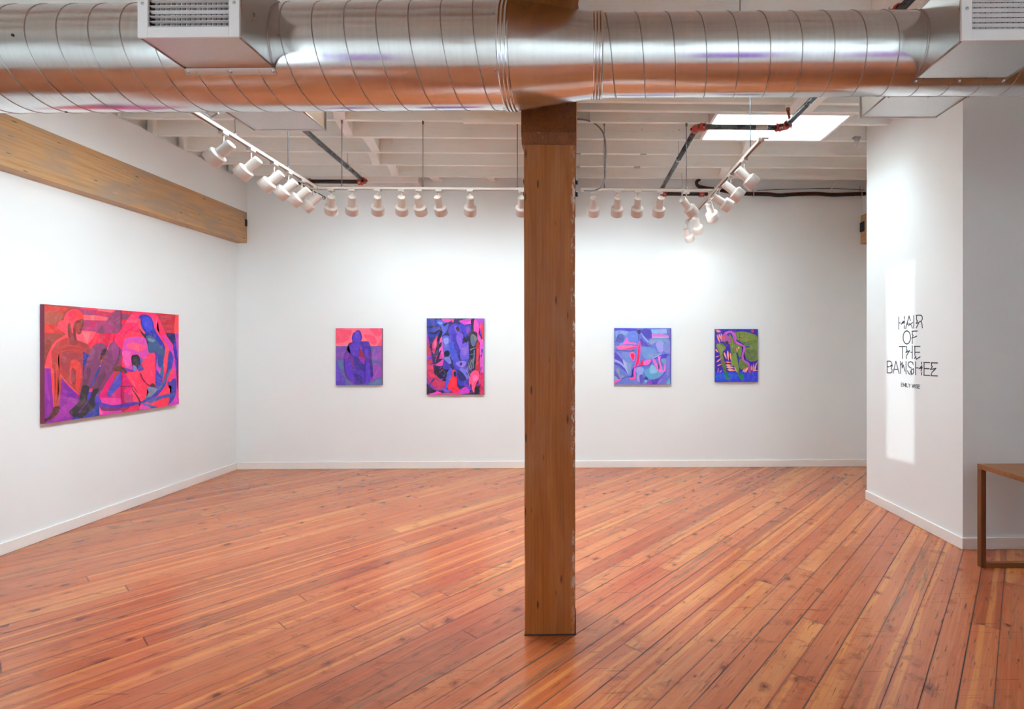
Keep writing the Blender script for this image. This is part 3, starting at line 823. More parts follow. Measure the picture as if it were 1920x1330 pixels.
# sprinkler head drop on the main pipe
m = MB(); s = on_z(1486, 225, ZP+.06); s = Vector((C1.x+.005, C1.y-.12, ZP))
m.frustum(s, s+Vector((-.02, 0, .10)), .012, .012, 12); m.frustum(s+Vector((-.02, 0, .10)), s+Vector((-.02, 0, .125)), .018, .018, 12)
m.build('pipe_outlet', COPPER, rt)
E1 = A1.copy(); E2 = on_y(1318, 371, E1.y); E2.z = 3.545; z2 = 3.545
m = MB(); m.tube([(E1.x, E1.y, z2), (E2.x+.06, E1.y, z2)], PR, 20); m.build('end_pipe', PIPEB, rt)
elbow(rt, (E1.x, E1.y, z2+.0), (0, 1, -.2), (1, 0, 0)); coupling(rt, (E2.x-.02, E1.y, z2), (1, 0, 0))
m = MB(); m.lathe((E2.x-.27, E1.y, z2), (1, 0, 0), [(-.012, PR+.001), (-.012, PR+.004), (.012, PR+.004), (.012, PR+.001)], 20)
m.tube([(E2.x-.27, E1.y, z2+PR), (E2.x-.27, E1.y, ZJ+.05)], .004, 8); m.build('pipe_hanger', STEEL, rt)
m = MB(); h = A0+(A1-A0)*.42
m.lathe(h, (A1-A0), [(-.01, PR+.001), (-.01, PR+.005), (.01, PR+.005), (.01, PR+.001)], 20); m.tube([h+Vector((.0, 0, PR)), (h.x, h.y, ZJ+.06)], .004, 8); m.build('pipe_hanger', STEEL, rt)

B0 = on_z(570, 243, ZP); Bend = on_z(684, 341, ZP-.01)
rt = empty('sprinkler_pipe', Bend); tag(rt, 'dark sprinkler pipe with red couplings above the left spotlights', 'pipe', 'sprinkler pipes')
dd = (B0-Bend).normalized(); Bst = Bend+dd*(Bend.y-3.0)/abs(dd.y)
m = MB(); m.tube([Bst, Bend], PR, 20); m.build('branch_pipe', PIPE, rt)
L2 = on_y(578, 336.5, Bend.y); L2.z = Bend.z
m = MB(); m.tube([Bend, L2], PR, 20); m.build('end_pipe', PIPEB, rt)
elbow(rt, Bend+Vector((0, 0, -.004)), -dd, (-1, 0, 0)); coupling(rt, L2, (1, 0, 0))
m = MB(); m.tube([L2, L2+Vector((-.14, 0, -.03))], PR*.7, 12)
m.build('pipe_stub', PIPEB, rt); coupling(rt, L2+Vector((-.16, 0, -.035)), (1, 0, .1), PR*.6)
m = MB(); h = on_z(655, 315, ZP); h = Bend+dd*.52
m.lathe(h, dd, [(-.01, PR+.001), (-.01, PR+.005), (.01, PR+.005), (.01, PR+.001)], 20); m.tube([h+Vector((0, 0, PR)), (h.x, h.y, h.z+.06)], [.012, .006], 8); m.tube([(h.x, h.y, h.z+.06), (h.x, h.y, ZJ+.02)], .004, 8); m.build('pipe_hanger', STEEL, rt)

# ------------------------------------------------------------------ black insulated line along the back wall, loop and white cable
rt = empty('insulated_line', on_y(1620, 363, 6.80)); tag(rt, 'black insulated pipe bundle strapped high along the back wall at right', 'pipe')
m = MB(); pts = []
for px, py in ((1312, 336), (1306, 342), (1310, 350), (1325, 354), (1350, 357), (1372, 361), (1400, 364), (1440, 365), (1460, 367), (1490, 365), (1530, 364), (1560, 366), (1590, 365), (1626, 364), (1660, 364)):
    pts.append(tuple(on_y(px, py, 6.80)))
sp = smooth(pts, False, 5); m.tube(sp, .021, 14); m.build('foam_sleeve', BLACK, rt)
m = MB(); m.tube([Vector(p)+Vector((.0, -.012, .022)) for p in sp], .006, 8); m.build('copper_line', COPPER, rt)
m = MB(); m.tube([Vector(p)+Vector((0, .01, .034)) for p in smooth([tuple(on_y(px, py, 6.80)) for px, py in ((1420, 362), (1455, 360), (1500, 359), (1560, 358), (1626, 361))], False, 5)], .004, 6); m.build('thin_wire', PIPEB, rt)
m = MB()
for px, py in ((1412, 365), (1614, 365)):
    p = on_y(px, py, 6.80); c = [p+Vector((.0, -.03*math.cos(a), .03*math.sin(a))) for a in [i*PI/8-PI*.5 for i in range(9)]]
    m.tube(c+[p+Vector((0, .02, .05)), p+Vector((0, .02, .12))], .006, 8)
m.split('pipe_strap', STEEL, rt)
m = MB()
for px, py in ((1330, 355), (1437, 365), (1450, 366), (1504, 365), (1470, 367), (1560, 366), (1600, 365), (1386, 363)):
    p = on_y(px, py, 6.80); m.lathe(p, (1, 0, 0), [(-.003, .0215), (-.003, .0235), (.003, .0235), (.003, .0215)], 12); m.box(p+Vector((-.004, -.03, -.004)), p+Vector((.004, -.02, .022)))
m.split('cable_tie', m_plain('black_nylon', '#101010', .4), rt)
m = MB(); m.tube(smooth([tuple(on_y(px, py, 6.70)) for px, py in ((1626, 309), (1600, 320), (1577, 333), (1565, 345), (1557, 358))], False, 5), .008, 8)
tag(m.build('white_cable', WHITEC), 'thin white cable slanting down to the black pipe beside the partition', 'cable')
m = MB(); p = on_z(1608, 272, 3.66); m.tube([p+Vector((-.02, 0, .0)), p+Vector((-.02, 0, .09))], .012, 8); m.tube([p+Vector((.01, 0, -.03)), p+Vector((.01, 0, .09))], .010, 8); m.box(p+Vector((-.04, -.01, .07)), p+Vector((.03, .03, .085)))
tag(m.build('conduit_clamp', STEEL), 'small grey metal clamp under the joist beside the partition top', 'clamp')

# ------------------------------------------------------------------ lighting tracks
ZT = 3.115; YT = 5.02
TW = .018
def track(name, p, q, lab, rods, live=True):
    p = Vector(p); q = Vector(q); d = (q-p).normalized(); s = Vector((-d.y, d.x, 0))
    rt = empty('lighting_track', (p+q)/2); tag(rt, lab, 'light track', 'spotlight tracks')
    m = MB()
    for a, b, z0, z1 in ((-TW, -TW+.009, -.012, .012), (TW-.009, TW, -.012, .012)):
        m.prism([p+s*a+Vector((0, 0, z0)), p+s*b+Vector((0, 0, z0)), p+s*b+Vector((0, 0, z1)), p+s*a+Vector((0, 0, z1))], q-p)
    m.prism([p-s*TW+Vector((0, 0, .009)), p+s*TW+Vector((0, 0, .009)), p+s*TW+Vector((0, 0, .013)), p-s*TW+Vector((0, 0, .013))], q-p)
    m.build('rail', FIX, rt)
    m = MB(); m.prism([p-s*.008+Vector((0, 0, .002)), p+s*.008+Vector((0, 0, .002)), p+s*.008+Vector((0, 0, .008)), p-s*.008+Vector((0, 0, .008))], q-p)
    m.build('conductor_slot', FIXIN, rt)
    for r in rods:
        m = MB(); r = Vector(r); top = r.copy(); top.z = ZJ+.0
        m.frustum(r+Vector((0, 0, .014)), top, .0042, .0042, 8); m.frustum(top-Vector((0, 0, .03)), top, .010, .010, 10); m.frustum(r+Vector((0, 0, .012)), r+Vector((0, 0, .03)), .009, .009, 10)
        m.build('hanger_rod', ROD, rt)
    return rt
xl0 = on_z(601, 357, ZT); XLT = xl0.x
def tr_x(px): return on_y(px, 357, YT).x
track('t', (XLT, 2.75, ZT), (XLT, YT-.018, ZT), 'white spotlight track running from the duct toward the back wall, left side', [(XLT, 3.82, ZT), (XLT, 4.52, ZT)])
track('t', (XLT-.018, YT, ZT), (tr_x(1000), YT, ZT), 'white spotlight track parallel to the back wall, left of the post', [(tr_x(641), YT, ZT), (tr_x(793), YT, ZT), (tr_x(970), YT, ZT)])
XRT = 1.375
track('t', (tr_x(1089), YT, ZT), (XRT-.02, YT, ZT), 'white spotlight track parallel to the back wall, right of the post', [(tr_x(1133), YT, ZT), (tr_x(1287), YT, ZT)])
rtk = track('t', (XRT, on_x(1426, 267, XRT).y, ZT), (XRT, 6.27, ZT), 'white spotlight track running away from the camera on the right, below the skylight', [(XRT, on_x(1407, 285, XRT).y, ZT)])
m = MB(); e = Vector((XRT, on_x(1426, 267, XRT).y, ZT)); m.box(e+Vector((-.022, -.02, -.014)), e+Vector((.022, .0, .016)), .002); m.box(e+Vector((.0, -.03, .0)), e+Vector((.05, -.018, .012))); m.build('end_cap', FIX, rtk)

# flexible conduits feeding the tracks
c = [on_y(px, py, YT) for px, py in ((1078, 225.5), (1092, 226), (1108, 230), (1122, 239), (1132, 254), (1136, 280), (1135.5, 310), (1134, 335), (1128, 350), (1116, 358), (1104, 359), (1095, 358.5))]
m = MB(); c = [(-.0, YT, c[0].z)]+[tuple(x+Vector((0, -.02, 0))) for x in c]; sp = smooth(c, False, 6); m.tube(sp, [.0075+.0012*(i % 2) for i in range(len(sp))], 8)
tag(m.build('flexible_conduit', m_plain('conduit_steel', '#8E8C88', .4, .8)), 'curved flexible steel conduit dropping to the track just right of the post', 'conduit')
c = [on_z(px, py, ZT-.03) for px, py in ((562, 345), (575, 352), (590, 360), (603, 366), (609, 371))]
m = MB(); sp = smooth([tuple(x) for x in c], False, 5); m.tube(sp, .006, 8)
for k in range(10):
    pass
ring = [c[-1]+Vector((.014*math.cos(a)-.008, 0, .014*math.sin(a))) for a in [i*2*PI/12 for i in range(13)]]
m.tube(ring, .004, 6); tag(m.build('track_cable', m_plain('dark_cable', '#3C4045', .4)), 'short dark cable with a ring end at the left corner of the tracks', 'cable')
m = MB(); a = on_z(397, 221, ZT+.03); m.tube([a+Vector((-.04, -.06, .03)), a, a+Vector((.05, -.01, .03))], .009, 6); tag(m.build('track_clip', STEEL), 'small dark clip on the left track just below the duct', 'clip')

# ------------------------------------------------------------------ spotlights
def make_spot():
    r = empty('track_spotlight'); a = MB()
    a.box((-.020, -.030, -.032), (.020, .030, -.0125), .003); a.box((-.013, -.02, -.013), (.013, .02, .0)); a.build('track_adapter', FIX, r)
    m = MB(); m.frustum((0, 0, -.031), (0, 0, -.040), .009, .007, 14); m.frustum((0, 0, -.038), (0, 0, -.098), .0058, .0058, 12); m.build('stem', FIX, r)
    return r
def head_mesh():
    # axis +Y (beam direction), pivot at the origin above the barrel
    m = MB(); o = Vector((0, -.048, -.036))
    m.lathe(o, (0, 1, 0), [(.006, 0), (.006, .028), (.0, .0285), (0, .033), (.003, .0345), (.104, .0345), (.107, .0360), (.116, .0560), (.118, .0590), (.122, .0605), (.190, .0615), (.193, .0600), (.190, .056), (.150, .054), (.135, .040)], 36)
    return m
SPOTS = []
def spot(first, p, aim, lab, grp, energy, pan=0):
    """p: point on the track; aim: direction of the beam"""
    r = empty('track_spotlight', p) if False else None
    return r
proto = make_spot()
hm = head_mesh().build('lamp_head', FIX, proto)
bm_ = MB(); bm_.frustum((0, .085, -.036), (0, .090, -.036), .0395, .0395, 28); bf = bm_.build('lamp_reflector', BULB, hm)
kn = MB(); kn.frustum((-.014, 0, 0), (.014, 0, 0), .008, .008, 12); kn.build('pivot_knob', FIX, hm)
hm.location = (0, 0, -.096)
def spot_light_for(head, aim, power, size, blend):
    ld = bpy.data.lights.new('track_lamp', 'SPOT'); ld.energy = power; ld.spot_size = size; ld.spot_blend = blend; ld.shadow_soft_size = .035; ld.color = (.76, .93, 1.0)
    lo = bpy.data.objects.new('track_lamp', ld); COL.objects.link(lo); lo.parent = head
    lo.location = (0, .125, -.036); lo.rotation_euler = (PI/2, 0, 0)
    return lo
def place(i, p, aim, lab, grp, rot=0, power=40, size=150, blend=1.0):
    o = proto if i == 0 else copy_tree(proto)
    o.location = p; o.rotation_euler = (0, 0, rot)
    tag(o, lab, 'spotlight', grp)
    head = [c for c in COL.objects if c.parent == o and c.name.startswith('lamp_head')][0]
    a = Vector(aim).normalized(); yaw = math.atan2(-a.x, a.y)-rot; pit = math.asin(a.z)
    head.rotation_euler = (pit, 0, yaw)
    SPOTS.append((head, a, power, size, blend))
    return o
n = 0
# left side track
aims = [(-1, .10, -.72), (-1, .04, -.80), (-1, .02, -.80), (-1, -.0, -.82), (-1, .0, -.78), (-1, -.15, -.95)]
names = ['nearest the duct', 'second from the duct', 'third from the duct', 'fourth from the duct', 'fifth from the duct', 'farthest from the duct, at the track corner']
for k, (px, py) in enumerate(((419, 247), (470.7, 281), (514, 306.5), (541, 325), (566, 341), (587, 354))):
    p = on_x(px, py, XLT); place(n, (XLT, p.y, ZT), aims[k], 'white track spotlight aimed at left wall, '+names[k], 'spotlights on the left track', PI/2*0, 14); n += 1
# back track, left of the post
ord2 = ['leftmost', 'second from left', 'third from left', 'fourth from left', 'fifth from left, leaning right', 'sixth from left, leaning right', 'seventh from left, standing alone', 'half hidden behind the post']
for k, px in enumerate((621, 659.8, 708, 753, 785.5, 823, 881.7, 978)):
    ax = (px-1075)/975+(.01, .02, .03, .03, .26, .28, .0, .0)[k]
    place(n, (tr_x(px), YT, ZT), (ax, 1, -.80), 'white track spotlight aimed at back wall left of the post, '+ord2[k], 'spotlights on the back left track', PI/2, (24, 15, 10, 10, 10, 12, 14, 15)[k]); n += 1
ord3 = ['nearest the post', 'second from the post', 'third from the post', 'fourth from the post', 'fifth, turned right']
for k, px in enumerate((1112.8, 1157.8, 1195.6, 1237, 1287)):
    place(n, (tr_x(px), YT, ZT), [(.02, 1, -.80), (.0, 1, -.80), (.03, 1, -.80), (-.02, 1, -.9), (1.0, .75, -.85)][k], 'white track spotlight aimed at back wall, right of post, '+ord3[k], 'spotlights on the back right track', PI/2, (17, 17, 20, 28, 5)[k]); n += 1
ord4 = ['nearest the camera', 'second from the camera', 'third from the camera', 'fourth, brightly lit by the skylight', 'fifth, overlapping the back track lights', 'farthest and lowest']
for k, (px, py) in enumerate(((1396, 304), (1370.5, 331), (1348.5, 352), (1332, 372), (1306, 397), (1289, 414))):
    y = on_x(px, py, XRT).y; y = min(y, 6.24)
    place(n, (XRT, y, ZT), [(1, .05, -.85), (1, .0, -.8), (1, .1, -.55), (.62, 1, -.95), (.45, 1, -.9), (.6, 1, -.8)][k], 'white track spotlight on the right track, '+ord4[k], 'spotlights on the right track', 0, (2, 2, 2, 7, 5, 3)[k]); n += 1
# unseen track and lamps added to brighten the opposite wall mirrored in the duct
track('t', (-7.4, 1.1, ZT), (5.2, 1.1, ZT), 'added unseen white spotlight track above the camera in front of the opposite wall', [])
for k, x in enumerate((-6.8, -5.4, -3.2, -2.0, -.8, .6, 1.8, 3.0, 4.2)):
    place(n, (x, 1.1, ZT), (0, -1, -.75), 'added unseen white track spotlight above the camera, %s from the left wall' % ['first', 'second', 'third', 'fourth', 'fifth', 'sixth', 'seventh', 'eighth', 'ninth'][k], 'added spotlights above the camera', PI/2, 46 if k < 5 else 95); n += 1
for h, a, pw, sz, bl in SPOTS: spot_light_for(h, a, pw*SPOTK, math.radians(sz), bl)

# ------------------------------------------------------------------ table at the right edge
tx = 2.945; yb = 3.735; W_ = .82; Lf = 1.9; ht = .745
cb = on_x(1840.5, 1068.5, tx)
root = empty('console_table', (tx+W_/2, yb-Lf/2, 0)); tag(root, 'walnut table with square loop legs at the right edge', 'table')
m = MB(); m.box((tx, yb-Lf, ht-.034), (tx+W_, yb, ht), .0015); m.build('tabletop', WALNUT, root)
for y in (yb-.0005, yb-Lf+.0385):
    s = .038
    m = MB(); m.box((tx+.0005, y-s, 0), (tx+s, y, ht-.0345), .0015); m.build('leg', WALNUTL, root)
    m = MB(); m.box((tx+W_-s, y-s, 0), (tx+W_-.0005, y, ht-.0345), .0015); m.build('leg', WALNUTL, root)
    m = MB(); m.box((tx+s+.0005, y-s, 0), (tx+W_-s-.0005, y, s*.9), .0015); m.build('floor_rail', WALNUT, root)

# ------------------------------------------------------------------ lettering on the partition
fx, fy, fs = 1640, 580, 8.314
def strokes(parent, name, lines, w, mat=VINYL, sc=True):
    m = MB(); X = XP-.0012
    for L in lines:
        P = []
        for (x, y) in L:
            q = on_x(fx+x/fs, fy+y/fs, XP) if sc else Vector((XP, x, y)); P.append(Vector((0, q.y, q.z)))
        for a, b in zip(P, P[1:]):
            d = (b-a)
            if d.length < 1e-5: continue
            d = d.normalized(); s = Vector((0, -d.z, d.y))*w/2; e = d*w*.35
            m.prism([(X, *(a-e-s)[1:]), (X, *(b+e-s)[1:]), (X, *(b+e+s)[1:]), (X, *(a-e+s)[1:])], (.0012, 0, 0))
    return m.build(name, mat, parent)
el = lambda cx, cy, rx, ry, a0=0, a1=360, n=28: [(cx+rx*math.cos(math.radians(a0+(a1-a0)*i/n)), cy+ry*math.sin(math.radians(a0+(a1-a0)*i/n))) for i in range(n+1)]
root = empty('wall_lettering', on_x(1706, 728, XP)); tag(root, 'dark vinyl exhibition title lettering on the white partition wall', 'sign')
WL = .0094
strokes(root, 'title_line', [
    [(377, 122), (377, 313)], [(377, 215), (404, 214)], [(414, 237), (447, 188), (438, 222), (468, 182), (462, 205), (461, 228)], [(463, 112), (463, 156)], [(463, 254), (463, 304)],
    [(484, 303), (537, 106), (558, 178)], [(498, 233), (522, 236), (520, 214)], [(530, 258), (550, 222), (556, 246), (594, 204)], [(575, 252), (589, 297)],
    [(610, 98), (610, 297)],
    [(652, 100), (652, 166), (668, 182), (648, 222), (690, 208), (648, 293)], [(645, 99), (700, 93), (725, 97), (742, 116), (743, 158), (728, 186), (697, 196)], [(726, 194), (738, 228), (744, 292)]], WL)
strokes(root, 'title_line', [el(502, 440, 58, 101), [(583, 343), (664, 341)], [(590, 345), (586, 392), (601, 410), (580, 455), (656, 421)], [(587, 470), (587, 538)]], WL)
strokes(root, 'title_line', [[(385, 583), (480, 581)], [(433, 583), (433, 771)], [(497, 577), (497, 612)], [(499, 628), (508, 640), (487, 676), (548, 646), (495, 726)], [(497, 742), (497, 771)], [(588, 572), (588, 772)], [(565, 671), (588, 671)],
    [(620, 580), (708, 580)], [(626, 582), (626, 722)], [(630, 671), (704, 671)], [(621, 770), (641, 735), (651, 779), (709, 743)]], WL)
strokes(root, 'title_line', [[(196, 812), (196, 990)], [(196, 811), (240, 811), (262, 826), (268, 850), (272, 866), (238, 893), (276, 880), (258, 925), (274, 945), (270, 980), (245, 994), (196, 991)], [(202, 897), (224, 898)],
    [(287, 997), (332, 812), (382, 1003)], [(305, 938), (364, 938)], [(402, 812), (402, 1003)], [(411, 870), (430, 828), (428, 918), (448, 870), (474, 968)], [(490, 815), (490, 1010)],
    [(602, 862), (592, 832), (562, 819), (532, 830), (519, 862), (535, 898), (574, 920)], [(513, 962), (528, 998), (556, 1018)], [(556, 962), (578, 1022), (572, 945), (606, 930), (607, 990), (592, 1012)],
    [(637, 820), (637, 1022)], [(650, 916), (680, 916)], [(692, 932), (738, 880), (716, 926), (744, 906), (722, 966)], [(732, 825), (732, 858)], [(732, 988), (732, 1027)],
    [(766, 831), (858, 833)], [(771, 832), (771, 1029)], [(772, 926), (850, 929)], [(766, 1029), (858, 1033)],
    [(880, 836), (980, 839)], [(888, 840), (886, 878), (900, 897), (870, 940), (955, 925), (893, 986)], [(886, 1003), (886, 1034)], [(876, 1036), (980, 1041)]], WL)
# artist line: simple strokes laid along the perspective baseline
G = {'E': (.55, [[(1, 0), (0, 0), (0, 1), (1, 1)], [(0, .5), (.9, .5)]]), 'M': (.75, [[(0, 1), (0, 0), (.5, .8), (1, 0), (1, 1)]]), 'I': (.08, [[(0, 0), (0, 1)]]), 'L': (.5, [[(0, 0), (0, 1), (1, 1)]]),
     'Y': (.6, [[(0, 0), (.5, .5), (1, 0)], [(.5, .5), (.5, 1)]]), 'W': (.9, [[(0, 0), (.25, 1), (.5, .1), (.75, 1), (1, 0)]]), 'S': (.55, [[(1, .18), (.75, 0), (.25, 0), (0, .2), (.2, .45), (.8, .55), (1, .8), (.75, 1), (.25, 1), (0, .82)]]), ' ': (.22, [])}
pa = on_x(fx+415/fs, fy+1150/fs, XP); pb = on_x(fx+705/fs, fy+1170/fs, XP); pc = on_x(fx+415/fs, fy+1203/fs, XP); hh = pa.z-pc.z
txt = 'EMILY WISE'; gapw = .22; tot = sum(G[c][0] for c in txt)+gapw*(len(txt)-1); ww = (pa.y-pb.y)/tot
Ls = []; cur = pa.y
for c_ in txt:
    w, ss = G[c_]
    for s_ in ss: Ls.append([(cur-x*w*ww, pa.z-y*hh) for x, y in s_])
    cur -= (w+gapw)*ww
strokes(root, 'artist_line', Ls, .0058, VINYL, False)
# ------------------------------------------------------------------ paintings
def paint_mesh(name, parent, frame, plane, rect, polys, clip=None):
    """polys: list of (colour, points[, smooth]) in the frame's own units; plane 'x' or 'y' with its coordinate.
    rect = (u0,u1,z0,z1) of the canvas face; layers are brushed one over the other, .06 mm apart"""
    x0, y0, s = frame; ax, co, n = plane
    bm = bmesh.new(); lay = bm.loops.layers.float_color.new('paint')
    def P(p, h):
        q = (on_x if ax == 'x' else on_y)(x0+p[0]/s, y0+p[1]/s, co)
        if ax == 'x': q.x += n*h
        else: q.y += n*h
        return q
    def col(c):
        c = lin(c); return tuple(min(1, x*1.06) for x in c)+(1,)
    u0, u1, z0, z1 = rect
    def clipb(b):
        if ax == 'x': pl = [((0, u0, 0), (0, -1, 0)), ((0, u1, 0), (0, 1, 0))]
        else: pl = [((u0, 0, 0), (-1, 0, 0)), ((u1, 0, 0), (1, 0, 0))]
        pl += [((0, 0, z0), (0, 0, -1)), ((0, 0, z1), (0, 0, 1))]
        for c, no in pl:
            bmesh.ops.bisect_plane(b, geom=b.verts[:]+b.edges[:]+b.faces[:], plane_co=c, plane_no=no, clear_outer=True)
    for k, it in enumerate(polys):
        c, pts = it[0], it[1]
        if len(it) < 3 or it[2]: pts = smooth(pts, True, 4)
        vs = [bm.verts.new(P(p, .00006*(k+1))) for p in pts]
        try: f = bm.faces.new(vs)
        except ValueError: continue
        r = bmesh.ops.triangulate(bm, faces=[f])
        for g in r['faces']:
            for lp in g.loops: lp[lay] = col(c)
    clipb(bm)
    for f in bm.faces:
        want = Vector((n, 0, 0)) if ax == 'x' else Vector((0, n, 0))
        f.normal_update()
        if f.normal.dot(want) < 0: f.normal_flip()
    me = bpy.data.meshes.new(name); bm.to_mesh(me); bm.free(); me.materials.append(PAINT)
    o = bpy.data.objects.new(name, me); COL.objects.link(o)
    if parent is not None:
        off = Vector((0, 0, 0)); p = parent
        while p is not None: off += p.location; p = p.parent
        me.transform(Matrix.Translation(-off)); o.parent = parent
    return o
def stroke_poly(pts, w0, w1=None):
    """a tapering brush stroke polygon along a smoothed line"""
    w1 = w0 if w1 is None else w1
    sp = smooth(pts, False, 4); L = []; R = []
    n = len(sp)
    for i, p in enumerate(sp):
        a = sp[max(0, i-1)]; b = sp[min(n-1, i+1)]; dx, dy = b[0]-a[0], b[1]-a[1]; l = math.hypot(dx, dy) or 1
        w = (w0+(w1-w0)*i/(n-1))/2; L.append((p[0]-dy/l*w, p[1]+dx/l*w)); R.append((p[0]+dy/l*w, p[1]-dx/l*w))
    return L+R[::-1]
def leaf(x, y, a, L, w):
    a = math.radians(a); ca, sa = math.cos(a), math.sin(a)
    pts = [(0, 0), (L*.3, w*.5), (L*.6, w*.42), (L, 0), (L*.6, -w*.42), (L*.3, -w*.5)]
    return [(x+u*ca-v*sa, y+u*sa+v*ca) for u, v in pts]
def stripes(c, pts, w0, w1=None): return (c, stroke_poly(pts, w0, w1), False)

